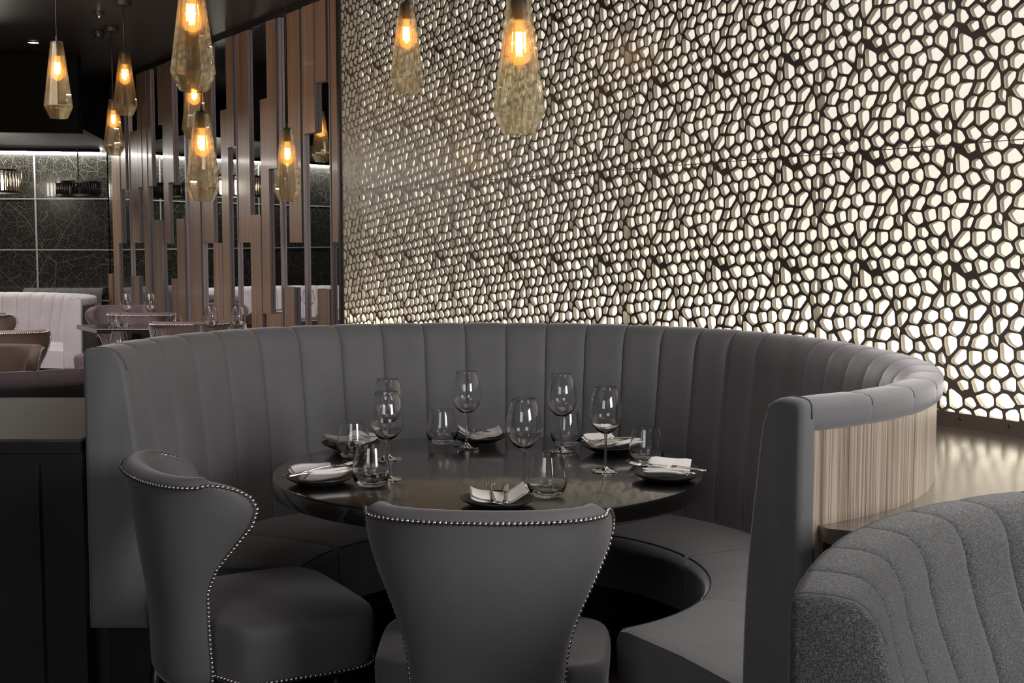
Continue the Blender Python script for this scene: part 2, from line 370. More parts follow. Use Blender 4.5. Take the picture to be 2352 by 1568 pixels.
# ---------------------------------------------------------------- lattice screen
TILE = "-101,-337,-60,-320,-8,-332,12,-367,9,-404,-41,-442,-97,-425 60,-310,82,-298,195,-299,192,-321,159,-387,106,-423,45,-394,37,-358 249,-307,307,-307,313,-342,301,-375,258,-401,214,-380 423,-218,453,-257,466,-354,411,-384,349,-369,342,-312 546,-244,602,-263,596,-305,535,-377,510,-373,496,-286 640,-261,701,-225,751,-242,753,-276,706,-347,626,-328 792,-246,847,-210,917,-233,919,-280,857,-326,781,-295 -50,-211,-5,-189,36,-189,70,-234,68,-277,14,-309,-48,-276 105,-193,162,-154,199,-171,213,-195,214,-272,112,-253,99,-211 249,-190,335,-145,390,-162,394,-187,323,-271,248,-275 450,-156,473,-134,499,-147,519,-163,525,-208,482,-238,459,-208 554,-141,608,-111,680,-132,687,-170,620,-233,557,-207 741,-112,765,-92,839,-108,844,-135,822,-184,766,-216,719,-199 941,-62,974,-96,979,-169,923,-196,870,-175,884,-127 14,-85,58,-55,109,-64,144,-112,130,-138,72,-175,12,-157 165,-65,211,-34,269,-54,305,-106,238,-151,192,-128 313,-42,369,-17,426,-35,431,-104,418,-141,351,-108 464,-33,514,4,566,-13,580,-54,565,-92,515,-118,467,-96 612,-25,653,6,706,13,729,-24,729,-72,699,-107,623,-76 743,27,799,43,836,30,909,-31,865,-77,763,-57 -15,51,26,41,33,-12,25,-34,-9,-53,-32,-29,-29,36 60,103,84,118,180,63,189,-7,130,-41,71,-25 220,47,264,68,295,59,326,11,294,-22,221,4 325,85,419,120,471,106,489,79,490,30,433,-3,380,13 519,90,576,132,622,127,685,60,668,35,585,14,525,35 681,118,720,154,779,134,790,100,782,69,720,62 823,128,870,171,930,157,945,90,925,13,822,74 -20,166,7,185,39,167,41,132,25,79,-17,102,-26,137 136,183,178,209,236,198,245,143,182,118 276,203,305,235,389,212,394,156,310,116 428,209,482,246,529,232,550,191,545,156,496,127,444,144,427,171 576,225,649,276,688,261,692,186,679,163,582,177 706,241,772,282,821,263,840,209,793,164,744,180 861,263,935,305,995,285,1002,232,945,183,863,230 42,329,106,304,145,244,97,204,37,228,30,289 157,308,225,342,294,277,291,256,244,224,185,248 319,309,391,361,447,341,454,289,400,242,334,271 486,345,539,382,599,366,623,329,614,301,549,258,490,286 644,370,688,399,759,384,782,326,714,283,672,305 795,387,838,417,899,404,908,337,892,295,809,350 -58,400,-22,429,11,368,9,339,-13,323,-57,346 153,464,211,462,217,390,136,333,77,350,73,375 248,460,352,460,363,439,363,390,287,343,251,362 392,466,445,494,510,476,514,424,463,375,398,400 540,538,569,551,655,503,664,438,610,392,550,418 696,492,753,505,798,458,793,431,757,412,699,431 805,522,892,554,956,537,969,484,913,431,853,451 0,554,45,573,113,556,119,482,47,407,24,418,1,497 158,559,201,590,250,576,218,499,154,503 286,565,358,608,415,591,419,529,368,484,267,498 457,607,490,619,520,589,512,517,478,525,452,563 579,606,615,639,719,630,737,553,679,523,619,550 755,633,783,656,859,658,875,578,791,553,766,586"
PX, PZ, TS0, TZ0 = 0.36616, 0.34953, -4.83854, 1.25198
def chaikin(p):
    o = []
    for i in range(len(p)):
        a, b_ = p[i], p[(i + 1) % len(p)]
        o.append((a[0] * .88 + b_[0] * .12, a[1] * .88 + b_[1] * .12)); o.append((a[0] * .12 + b_[0] * .88, a[1] * .12 + b_[1] * .88))
    return o
CELLS = []
for h in TILE.split():
    q = [int(x) / 1000 for x in h.split(',')]
    p = [(q[i] * PX, q[i + 1] * PZ) for i in range(0, len(q), 2)]
    mx, my = sum(k[0] for k in p) / len(p), sum(k[1] for k in p) / len(p)
    CELLS.append(chaikin([(mx + (x - mx) * 1.09, my + (y - my) * 1.09) for x, y in p]))
def clip(poly, x0, x1, y0, y1):
    for ax, lim, sg in ((0, x0, 1), (0, x1, -1), (1, y0, 1), (1, y1, -1)):
        out = []
        for i in range(len(poly)):
            a, b_ = poly[i], poly[(i + 1) % len(poly)]
            da, db = (a[ax] - lim) * sg, (b_[ax] - lim) * sg
            if da >= 0: out.append(a)
            if (da >= 0) != (db >= 0):
                t = da / (da - db); out.append((a[0] + (b_[0] - a[0]) * t, a[1] + (b_[1] - a[1]) * t))
        poly = out
        if len(poly) < 3: return []
    return poly
def parea(p):
    return abs(sum(p[i][0] * p[(i + 1) % len(p)][1] - p[(i + 1) % len(p)][0] * p[i][1] for i in range(len(p)))) / 2
Z0, Z1 = LEDGE + 0.0004, CEIL - 0.004
ZSEAM = 1.672
scr = thing('lattice_screen', 'tall dark bronze screen cut with honeycomb-like holes, backlit in warm white', 'screen', wp((S_L + S_R) / 2, LEDGE))
scr_loc = Vector(scr.location)
from mathutils.geometry import delaunay_2d_cdt
def panel(s0, s1, z0, z1, base):
    e = 0.0004
    P = [[(s0 + e, z0 + e), (s1 - e, z0 + e), (s1 - e, z1 - e), (s0 + e, z1 - e)]]
    mz = 0.045 if base else e * 2
    ml = 0.022 if abs(s0 - S_L) < 1e-6 else e * 2
    cx0, cx1, cz0, cz1 = s0 + ml, s1 - e * 2, z0 + mz, z1 - (e * 2 if z1 < Z1 else 0.02)
    for i in range(int((s0 - TS0) / PX) - 3, int((s1 - TS0) / PX) + 3):
        for j in range(int((z0 - TZ0) / PZ) - 3, int((z1 - TZ0) / PZ) + 3):
            for c in CELLS:
                p = [(TS0 + x + i * PX, TZ0 + y + j * PZ) for x, y in c]
                if max(a for a, _ in p) < cx0 or min(a for a, _ in p) > cx1 or max(b_ for _, b_ in p) < cz0 or min(b_ for _, b_ in p) > cz1: continue
                p = clip(p, cx0, cx1, cz0, cz1)
                if len(p) >= 3 and parea(p) > 4e-5: P.append(p)
    co = []; fi = []
    for p in P:
        if sum(p[k][0] * p[(k + 1) % len(p)][1] - p[(k + 1) % len(p)][0] * p[k][1] for k in range(len(p))) < 0: p = p[::-1]
        fi.append(list(range(len(co), len(co) + len(p)))); co += [Vector((x - s0, y - z0)) for x, y in p]
    vs, es, fs, ov, oe, of = delaunay_2d_cdt(co, [], fi, 1, 1e-6, True)
    keep = [f for f, o_ in zip(fs, of) if list(o_) == [0]]
    n = len(vs); ed = {}
    for f in keep:
        for k in range(len(f)):
            a, b_ = f[k], f[(k + 1) % len(f)]; ed[(a, b_)] = 1
    bd = [(a, b_) for a, b_ in ed if (b_, a) not in ed]
    V = [tuple(Vector(wp(v.x + s0, v.y + z0, d)) - scr_loc) for d in (0.0, 0.018) for v in vs]
    # seen from the room the wall runs right with growing s, so keep the winding for the front
    Fc = [tuple(f) for f in keep] + [tuple(k + n for k in f[::-1]) for f in keep] + [(b_, a, a + n, b_ + n) for a, b_ in bd]
    mi = [0] * (2 * len(keep)) + [1] * len(bd)
    return mesh_obj('screen_panel', V, Fc, None, scr, mats=[M['screen'], M['screen_side']], midx=mi)
sb = [S_L] + [s_at(p) for p in (1040, 1440, 1877)] + [S_R]
for i in range(len(sb) - 1):
    panel(sb[i], sb[i + 1], Z0, ZSEAM, True)
    panel(sb[i], sb[i + 1], ZSEAM, Z1, False)
for zc in (ZSEAM + 0.035, ZSEAM - 0.035, 0.86, 2.4):
    for sc_ in ((S_L + 0.012,) if zc != 0.86 else (S_L + 0.012, s_at(2216), s_at(2330))):
        p = wp(sc_, zc, -0.002); b = MB(); b.lathe([(0.0001, 0.002), (0.005, 0.001), (0.006, -0.002), (0.0001, -0.002)], 12)
        o = b.build('screw', M['cord'] if zc != 0.86 else M['metal_dark'], scr, smooth=True)
        o.location = Vector(p) - scr_loc; o.rotation_euler = Vector((-NX, -NY, 0)).to_track_quat('Z', 'Y').to_euler()
# backlight: luminous acrylic sheet and LED lines at its foot and head
blt = thing('screen_backlight', 'luminous cream acrylic backing behind the honeycomb screen', 'light', wp((S_L + S_R) / 2, LEDGE, 0.12))
slab('acrylic_sheet', S_L - 0.0, S_R, 0.72, CEIL - 0.005, 0.13, 0.14, M['backlight'], blt)
slab('light_strip', S_L + 0.05, S_R, 0.85, 0.868, 0.03, 0.06, M['led_warm'], blt)
# dark edge trim between the timbers and the screen
struct(slab('trim_3', S_L - 0.035, S_L - 0.004, 0, CEIL - 0.003, -0.01, 0.25, M['metal_dark']))

# ---------------------------------------------------------------- timber and mirror wall
DF = 0.0; DM = 0.018                  # face of the timbers, face of the mirrors
ms = [244, 300, 360, 432, 520, 610, 690, 757]
for i in range(len(ms) - 1):
    a, b_ = s_at(ms[i], DM), s_at(ms[i + 1], DM)
    if i == len(ms) - 2: b_ = S_L - 0.036
    where = ['at the far end by the leaf-vein panels', 'second from the far end', 'third from the far end', 'behind the paired hanging lamps',
             'left of the hanging lamp on the long cord', 'behind the hanging lamp on the long cord', 'nearest the honeycomb screen'][i]
    tag(slab('mirror_panel', a + 0.002, b_ - 0.002, 0.0, CEIL - 0.02, DM, DM + 0.006, M['mirror']),
        'tall narrow mirror between the timber boards, ' + where, 'mirror', 'mirrors of the timber wall')
struct(slab('trim_4', S_TL - 0.02, S_L - 0.036, CEIL - 0.035, CEIL - 0.001, 0.0, DM - 0.002, M['black']))  # black strip in place of the shadow gap above the timbers
struct(slab('trim_5', S_TL - 0.2, S_L - 0.036, 0.0, CEIL - 0.001, 0.07, 0.25, M['black']))
# (px left, px right, y of top or None, y of foot or None)
BO = [(263, 275.5, None, None), (275.5, 283.5, None, 559), (283.5, 295.5, None, 435), (309, 325, 301, 558), (307, 319, 634, None),
      (325.2, 334, None, 430), (247, 259, 629, None), (336, 346, None, None), (346.2, 355.5, None, 428), (358.5, 375, 505, None), (381, 392, None, 559),
      (392, 406, None, 419), (371.5, 380.9, None, 285), (396, 408.5, 640, None), (408.5, 427, 502, None), (441, 465, None, None),
      (470, 493, None, 558), (493.3, 513, 558, None), (513, 529, 252, None), (529.2, 545, None, 338), (552, 578, None, 557),
      (579, 603, 493, None), (603.3, 621.5, 227, 721), (621.7, 642, None, 387), (667, 695, None, 557), (655, 677, 659, None),
      (611, 645.5, 722, None), (704, 730, None, 306), (730.2, 754.5, None, 188), (731, 759, 664, None), (765, 779, None, 556)]
def z_on_wall(px, py, d=0.0):
    s = s_at(px, d); x, y, _ = wp(s, 0, d)
    c, sn = math.cos(PITCH), math.sin(PITCH)
    k = -(py - 784) / F_PX                     # (Y*sn + z*c) / (Y*c - z*sn) = k
    zz = y * (k * c - sn) / (c + k * sn)
    return CAM_Z + zz
NM = ['full-height brown wood board', 'brown wood board hanging from the ceiling', 'brown wood board rising from the floor', 'brown wood board clear of floor and ceiling']
seen = []
ordn = ['first', 'second', 'third', 'fourth', 'fifth', 'sixth', 'seventh', 'eighth', 'ninth', 'tenth', 'eleventh', 'twelfth', 'thirteenth', 'fourteenth', 'fifteenth', 'sixteenth', 'seventeenth', 'eighteenth']
order = sorted(range(len(BO)), key=lambda i: BO[i][0]); rank = {}
cnt = [0] * 4
for i in order:
    t_, f_ = BO[i][2], BO[i][3]
    k = 0 if (t_ is None and f_ is None) else 1 if t_ is None else 2 if f_ is None else 3
    cnt[k] += 1; rank[i] = (k, cnt[k])
for i, (a, b_, t_, f_) in enumerate(BO):
    d0 = -0.012 * (i % 2) * 0.5
    z1 = CEIL - 0.04 if t_ is None else z_on_wall((a + b_) / 2, t_)
    z0 = 0.001 if f_ is None else z_on_wall((a + b_) / 2, f_)
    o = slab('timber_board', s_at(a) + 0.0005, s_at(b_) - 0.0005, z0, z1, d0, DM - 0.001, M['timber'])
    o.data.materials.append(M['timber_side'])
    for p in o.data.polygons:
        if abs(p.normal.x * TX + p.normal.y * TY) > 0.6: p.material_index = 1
    k, r = rank[i]
    tag(o, '%s, %s such from the left' % (NM[k], ordn[r - 1]), 'board', 'timber boards on the mirror wall')
PO = [(302, 304), (334.3, 335.8), (430, 433), (467, 469), (547.5, 549), (646, 649), (700, 703), (760, 763)]
for i, (a, b_) in enumerate(PO):
    tag(slab('metal_upright', s_at(a), s_at(b_), 0.001, CEIL - 0.04, 0.0, DM - 0.001, M['post']),
        'slim mauve-grey metal upright on the mirror wall, %s from the left' % ordn[i], 'post', 'metal uprights of the mirror wall')

# ---------------------------------------------------------------- ledges round the booths
def ring_pts(C, rofun, a0, a1, n):
    return [(C[0] + rofun(a) * math.cos(math.radians(a)), C[1] + rofun(a) * math.sin(math.radians(a))) for a in [a0 + (a1 - a0) * i / n for i in range(n + 1)]]
_RO = [(-75, 1.25), (-61, 1.25), (-50, 1.255), (-38, 1.225), (-27, 1.185), (-10, 1.12), (5, 1.08), (20, 1.085), (40, 1.12), (60, 1.145), (78, 1.155), (95, 1.165), (110, 1.19), (125, 1.235), (141, 1.24), (155, 1.215), (165, 1.2), (178, 1.185), (200, 1.18)]
def ro_main(a):
    return float(np.interp(a, [p[0] for p in _RO], [p[1] for p in _RO]))
_ro_s = None
def ro_smooth(a):
    return sum(ro_main(a + d) for d in (-9, -6, -3, 0, 3, 6, 9)) / 7
BC = (-0.03, 3.55)
BH = 1.085
A0, A1 = -60.5, 176.5

# ledge tops (z 0.83) on black boxed-in bases
lr = thing('raised_ledge', 'glossy dark wood ledge between the round booth and the honeycomb screen', 'ledge', (1.3, 3.4, 0))
outer = ring_pts(BC, lambda a: ro_smooth(a) - 0.0135, -59.0, 66, 40)
SOFA = [(0.415, 1.862), (0.464, 1.997), (0.537, 2.151), (0.633, 2.302), (0.76, 2.443), (0.894, 2.548), (1.05, 2.633), (1.21, 2.68), (1.38, 2.70), (1.55, 2.68), (1.72, 2.62), (1.87, 2.53)]
w_far = wp(-6.0, 0, 0.125); w_near = wp(-2.6, 0, 0.125)
poly = list(reversed(outer)) + [(0.62, 2.46), (0.70, 2.42)] + [(x + 0.012, y + 0.02) for x, y in SOFA[4:]] + [(2.02, 2.42)] + [(w_near[0], w_near[1]), (w_far[0], w_far[1])]
b = MB(); b.prism(poly, LEDGE - 0.03, LEDGE); b.build('ledge_top', M['ledge'], lr, world=True, fix=True)
b = MB(); b.prism([(x * 0.985 + 0.02, y * 0.985 + 0.045) for x, y in poly[:len(outer) + 2]] + poly[len(outer) + 2:], 0.001, LEDGE - 0.031); b.build('ledge_base', M['black'], lr, world=True, fix=True)

ll = thing('side_counter', 'dark wood counter with black doors at the left of the round booth', 'counter', (-2.2, 4.1, 0))
lo = ring_pts(BC, lambda a: ro_smooth(a) + 0.002, A1 - 1.0, 142, 14)
LF = 3.565
poly = [(-3.3, LF), (lo[0][0], LF)] + lo + [(-1.08, 4.5), (-3.3, 4.5)]
b = MB(); b.prism(poly, LEDGE - 0.008, LEDGE); b.build('counter_top', M['counter'], ll, world=True, fix=True)
b = MB(); b.box(-3.3, lo[0][0] - 0.005, LF + 0.003, LF + 0.03, LEDGE - 0.04, LEDGE - 0.009); b.build('edge_rail', M['black'], ll, world=True)
b = MB(); b.box(-3.3, lo[0][0] - 0.005, LF + 0.02, 4.48, 0.001, LEDGE - 0.041); b.box(lo[0][0] - 0.004, -1.135, 3.66, 3.7, 0.001, 0.27); b.build('cabinet_body', M['black'], ll, world=True)
for x0, x1 in ((-2.55, -1.985), (-1.975, -1.34)):
    b = MB(); b.box(x0, x1, LF - 0.002, LF + 0.019, 0.06, LEDGE - 0.072)
    bevel(b.build('cabinet_door', M['black'], ll, world=True), 0.003)

# ---------------------------------------------------------------- channel-tufted backs
def channel_back(name, parent, path, nseam, H, mat, zbot, inner_top, inner_bot, seat_z, hem=0.066, bulge=0.012, per=10, piping=None, outer_w=0.1):
    """path(u) -> (x, y), inward normal (nx, ny); offsets measured inward from the outer face."""
    prof = [(inner_bot, zbot), (inner_bot, seat_z)]
    for k in range(1, 8):
        t = k / 8; prof.append((inner_bot + (inner_top - inner_bot) * t - 0.012 * math.sin(math.pi * t) * -1, seat_z + (H - 0.12 - seat_z) * t))
    T = inner_top
    prof += [(T - 0.001, H - 0.10), (T - 0.007, H - 0.066), (T - 0.018, H - 0.037), (T - 0.034, H - 0.016), (T - 0.052, H - 0.005), (T * 0.42, H), (0.02, H - 0.0005),
             (0.007, H - 0.004), (0.001, H - 0.012), (0.0, H - 0.024), (0.0, H - 0.038), (0.001, H - 0.05), (0.005, H - 0.058), (0.015, H - hem)]
    K = len(prof)
    nr = []
    for i in range(K):
        a = prof[max(i - 1, 0)]; c = prof[min(i + 1, K - 1)]
        dx, dz = c[0] - a[0], c[1] - a[1]; l = math.hypot(dx, dz) or 1
        nr.append((-dz / l * -1, dx / l * -1) if False else (dz / l, -dx / l))
    us = []
    for s in range(nseam):
        for q in (0.0, 0.012, 0.04, 0.1, 0.2, 0.36, 0.5, 0.64, 0.8, 0.9, 0.96, 0.988): us.append(s + q)
    us.append(float(nseam))
    V = []; Fc = []
    for u in us:
        (px, py), (nx, ny) = path(u)
        fu = u - math.floor(u); e = abs(2 * fu - 1)
        h = (1 - e ** 5) ** 0.6 if e < 1 else 0.0
        if u in (0.0, float(nseam)): h = 0.5
        for i, (o_, z) in enumerate(prof):
            wgt = 1.0 if i < K - 13 else outer_w + (1 - outer_w) * max(0, (K - 5 - i) / 8)
            amt = bulge * (h - 1) * wgt
            if i == 0: amt = 0
            # outward (away from the core) along the profile normal
            V.append((px + nx * (o_ + nr[i][0] * amt), py + ny * (o_ + nr[i][0] * amt), z + nr[i][1] * amt))
    for a in range(len(us) - 1):
        for i in range(K - 1):
            Fc.append((a * K + i, a * K + i + 1, (a + 1) * K + i + 1, (a + 1) * K + i))
    o = mesh_obj(name, V, Fc, mat, parent, smooth=True, world=True)
    fix_normals(o)
    b = MB()
    for s in range(1, nseam):
        (px, py), (nx, ny) = path(float(s)); pts = []
        for i, (o_, z) in enumerate(prof):
            if i == 0 or i > K - 5: continue
            wgt = 1.0 if i < K - 13 else outer_w + (1 - outer_w) * max(0, (K - 5 - i) / 8)
            amt = -bulge * wgt + 0.0006
            pts.append((px + nx * (o_ + nr[i][0] * amt), py + ny * (o_ + nr[i][0] * amt), z + nr[i][1] * amt))
        b.tube(pts, 0.0011, 5)
    b.build('seam', M['grey_piping'], o, smooth=True)
    if parent is not None:
        sm = o.children[0]; lx, ly, lz = parent.location
        for v in sm.data.vertices: v.co.x -= lx; v.co.y -= ly; v.co.z -= lz
    return o, prof
def end_cap(name, parent, path, u, prof, sgn, mat, zb, inner_bot, out=0.03, pip=None, extra_outer=0.0):
    (px, py), (nx, ny) = path(u)
    (qx, qy), _ = path(u + 0.05 * sgn * -1)
    tx, ty = px - qx, py - qy; l = math.hypot(tx, ty); tx /= l; ty /= l
    P = [(inner_bot, zb)] + list(prof[1:-3]) + [(extra_outer, zb)]
    cx = sum(p[0] for p in P) / len(P); 
    V = []; n = len(P)
    def inset(p, d):
        # pull towards the section's spine
        o_, z = p
        ww = (o_ - cx)
        return (o_ - math.copysign(min(d, abs(ww)), ww), z - (d if z > prof[-8][1] - 0.03 else 0) + (d if z <= zb + 1e-6 else 0))
    rings = [(0.0, -0.004), (0.0, out * 0.55), (0.005, out * 0.9), (0.014, out)]
    for d, t in rings:
        for p in P:
            o_, z = inset(p, d); V.append((px + nx * o_ + tx * t, py + ny * o_ + ty * t, z))
    Fc = []
    for r in range(len(rings) - 1):
        for i in range(n):
            j = (i + 1) % n; Fc.append((r * n + i, r * n + j, (r + 1) * n + j, (r + 1) * n + i))
    Fc.append(tuple(range((len(rings) - 1) * n, len(rings) * n)))
    o = mesh_obj(name, V, Fc, mat, parent, smooth=True, world=True); fix_normals(o)
    if pip:
        pts = [(px + nx * o_ + tx * 0.004, py + ny * o_ + ty * 0.004, z) for o_, z in prof[-13:-3]]
        b = MB(); b.tube(pts, 0.0022, 6); b.build('piping', M['seam_grey'], parent, world=True, smooth=True)
    return o
def arc_path(C, rofun, a0, a1, n):
    def f(u):
        a = a0 + (a1 - a0) * u / n; r = rofun(a); ra = math.radians(a)
        e = 0.5; r2 = rofun(a + e); r1 = rofun(a - e); 
        x, y = C[0] + r * math.cos(ra), C[1] + r * math.sin(ra)
        return (x, y), (-math.cos(ra), -math.sin(ra))
    return f
def seat_ring(parent, C, rin, rofun, off, angs, z, zb, mat, name='seat_cushion'):
    for k in range(len(angs) - 1):
        a0, a1 = angs[k], angs[k + 1]; n = max(6, int(abs(a1 - a0) / 4)); g = 0.25
        V = []; 
        ts = [0, 0.02, 0.06] + [0.06 + 0.88 * i / n for i in range(1, n)] + [0.94, 0.98, 1]
        for t in ts:
            a = a0 + g + (a1 - a0 - 2 * g) * t; ra = math.radians(a); c, s = math.cos(ra), math.sin(ra)
            edge = 0.006 if t in (0, 1) else 0.002 if t in (0.02, 0.98) else 0
            rb = rofun(a) - off + 0.02
            P = [(rb, zb), (rb, z - 0.004 - edge), ((rb + rin) / 2, z + 0.008 - edge), (rin + 0.05, z + 0.004 - edge), (rin + 0.02, z - 0.003 - edge), (rin + 0.004 + edge, z - 0.016 - edge), (rin - 0.001 + edge, z - 0.04), (rin + 0.002 + edge, z - 0.06), (rin + 0.012, zb)]
            V += [(C[0] + r * c, C[1] + r * s, zz) for r, zz in P]
        K = 9; m = len(ts); Fc = []
        for i in range(m - 1):
            for q in range(K - 1): Fc.append((i * K + q, i * K + q + 1, (i + 1) * K + q + 1, (i + 1) * K + q))
            Fc.append((i * K + K - 1, i * K, (i + 1) * K, (i + 1) * K + K - 1))
        Fc.append(tuple(range(K))[::-1]); Fc.append(tuple(range((m - 1) * K, m * K)))
        o = mesh_obj(name, V, Fc, mat, parent, smooth=True, world=True, angle=50); fix_normals(o)
        b = MB(); b.tube([(C[0] + (rin + 0.017) * math.cos(math.radians(q)) - C[0], C[1] + (rin + 0.017) * math.sin(math.radians(q)) - C[1], z - 0.0035) for q in np.linspace(a0 + 1, a1 - 1, 20)], 0.0016, 5)
        b.build('seam', M['grey_piping'], o, smooth=True)
def booth(name, label, cat, C, rofun, a0, a1, n, H, seat_z, rin, ib, it, mats, zb=0.15, seat_angs=None, outer_z=(0, None), group=None, bulge=0.012, outer_mat=None, per_end=True):
    fab, pip = mats
    t = thing(name, label, cat, (C[0], C[1], 0), 0, group)
    path = arc_path(C, rofun, a0, a1, n)
    _, prof = channel_back('backrest', t, path, n, H, fab, seat_z - 0.1, it, ib, seat_z, bulge=bulge)
    end_cap('end_panel', t, path, 0.0, prof, 1 if a0 < a1 else 1, fab, zb, ib, pip=pip) if False else None
    for u, sg in ((0.0, -1), (float(n), 1)):
        end_cap('end_panel', t, path, u, prof, sg, fab, zb, ib, pip=pip)
    seat_ring(t, C, rin, rofun, ib, seat_angs, seat_z, zb, fab)
    # outside skin
    K = 72; V = []; z0, z1 = outer_z; z1 = z1 or H - 0.06
    g = 0.3
    for i in range(K + 1):
        a = a0 + g + (a1 - a0 - 2 * g) * i / K; ra = math.radians(a)
        for d, z in ((0.014, z0), (0.014, z1), (0.03, z1), (0.03, z0)):
            r = rofun(a) - d; V.append((C[0] + r * math.cos(ra), C[1] + r * math.sin(ra), z))
    Fc = [(i * 4 + q, i * 4 + (q + 1) % 4, (i + 1) * 4 + (q + 1) % 4, (i + 1) * 4 + q) for i in range(K) for q in range(4)] + [(3, 2, 1, 0), (K * 4, K * 4 + 1, K * 4 + 2, K * 4 + 3)]
    o = mesh_obj('outer_panel', V, Fc, outer_mat or fab, t, world=True, smooth=True, angle=40, label='curved limed oak panel' if outer_mat is M['oak'] else None); fix_normals(o)
    # plinth
    V = []
    for i in range(K + 1):
        a = a0 + 1.5 + (a1 - a0 - 3) * i / K; ra = math.radians(a)
        for r, z in ((rofun(a) - 0.035, 0.001), (rofun(a) - 0.035, zb + 0.001), (rin + 0.05, zb + 0.001), (rin + 0.05, 0.001)):
            V.append((C[0] + r * math.cos(ra), C[1] + r * math.sin(ra), z))
    o = mesh_obj('plinth', V, Fc, M['black'], t, world=True); fix_normals(o)
    return t
booth('round_booth', 'large round grey booth with channel-stitched back around the table in the foreground', 'booth', BC, ro_smooth, A0, A1, 30, BH, 0.45, 0.57,
      0.172, 0.128, (M['grey'], M['grey_piping']), 0.275, [-60.5, -25, 20, 65, 110, 150, 176.5], (0.3, None), outer_mat=M['oak'])
booth('low_booth', 'low mauve-grey booth whose rolled back shows behind the side counter at the left', 'booth', (-2.45, 5.78), lambda a: 1.12, 200, 322, 14, 0.885, 0.45, 0.56,
      0.16, 0.12, (M['mauve'], M['grey_piping']), 0.15, [200, 262, 322], (0.0, None), outer_mat=M['black'])
booth('lilac_booth', 'pale lilac booth with channel-stitched back beside the leaf-vein panels', 'booth', (-4.72, 10.75), lambda a: 1.16, -8, 188, 26, 0.885, 0.45, 0.56,
      0.17, 0.125, (M['lilac'], M['grey_piping']), 0.30, [-8, 60, 120, 188], (0.0, None), outer_mat=M['dark_lilac'])

# solid dark banquette built in place of a reflection in the leaf panels
t = thing('bench_reflection', 'long dark grey bench form standing in for a reflection under the leaf-vein panels', 'bench', (-4.2, 12.2, 0))
def st_path(p0, p1, n, nrm):
    return lambda u: ((p0[0] + (p1[0] - p0[0]) * u / n, p0[1] + (p1[1] - p0[1]) * u / n), nrm)
pth = st_path((-4.75, 12.46), (-3.98, 12.46), 5, (0, -1))
_, prof = channel_back('backrest', t, pth, 5, 0.9, M['dark_lilac'], 0.35, 0.1, 0.15, 0.45, bulge=0.01)
b = MB(); b.box(-4.75, -3.98, 11.95, 12.3, 0.12, 0.45); bevel(b.build('seat', M['dark_lilac'], t, world=True), 0.02, 3)

# tweed sofa in the right foreground
t = thing('tweed_sofa', 'curved grey tweed sofa back with wide stitched channels, right foreground', 'sofa', (1.1, 2.0, 0))
def cr(p0, p1, p2, p3, t):
    return tuple(0.5 * ((2 * b_) + (-a + c) * t + (2 * a - 5 * b_ + 4 * c - d) * t * t + (-a + 3 * b_ - 3 * c + d) * t ** 3) for a, b_, c, d in zip(p0, p1, p2, p3))
def sofa_path(u):
    n = len(SOFA) - 1; u = max(-0.2, min(n + 0.2, u)); i = int(max(0, min(n - 1, math.floor(u)))); f = u - i
    g = lambda k: SOFA[max(0, min(n, k))] if 0 <= k <= n else (tuple(2 * a - b_ for a, b_ in zip(SOFA[0], SOFA[1])) if k < 0 else tuple(2 * a - b_ for a, b_ in zip(SOFA[n], SOFA[n - 1])))
    p = cr(g(i - 1), g(i), g(i + 1), g(i + 2), f); q = cr(g(i - 1), g(i), g(i + 1), g(i + 2), f + 0.02)
    tx, ty = q[0] - p[0], q[1] - p[1]; l = math.hypot(tx, ty)
    return p, (ty / l, -tx / l)
_, prof = channel_back('backrest', t, sofa_path, len(SOFA) - 1, 0.875, M['tweed'], 0.3, 0.145, 0.25, 0.42, bulge=0.010, per=10)
end_cap('end_panel', t, sofa_path, 0.0, prof, -1, M['tweed'], 0.05, 0.25, out=0.03, pip=M['grey_piping'])
V = []; K = 60; n = len(SOFA) - 1
for i in range(K + 1):
    p, nn = sofa_path(n * i / K)
    for d, z in ((0.014, 0.001), (0.014, 0.815), (0.03, 0.815), (0.03, 0.001)): V.append((p[0] + nn[0] * d, p[1] + nn[1] * d, z))
Fc = [(i * 4 + q, i * 4 + (q + 1) % 4, (i + 1) * 4 + (q + 1) % 4, (i + 1) * 4 + q) for i in range(K) for q in range(4)] + [(3, 2, 1, 0), (K * 4, K * 4 + 1, K * 4 + 2, K * 4 + 3)]
fix_normals(mesh_obj('outer_panel', V, Fc, M['tweed'], t, world=True, smooth=True, angle=40))
V = []
for i in range(K + 1):
    p, nn = sofa_path(n * i / K)
    for d, z in ((0.2, 0.1), (0.2, 0.42), (0.62, 0.42), (0.65, 0.39), (0.65, 0.1)): V.append((p[0] + nn[0] * d, p[1] + nn[1] * d, z))
Fc = [(i * 5 + q, i * 5 + (q + 1) % 5, (i + 1) * 5 + (q + 1) % 5, (i + 1) * 5 + q) for i in range(K) for q in range(5)] + [(4, 3, 2, 1, 0), tuple(K * 5 + q for q in range(5))]
fix_normals(mesh_obj('seat_cushion', V, Fc, M['tweed'], t, world=True, smooth=True, angle=40))

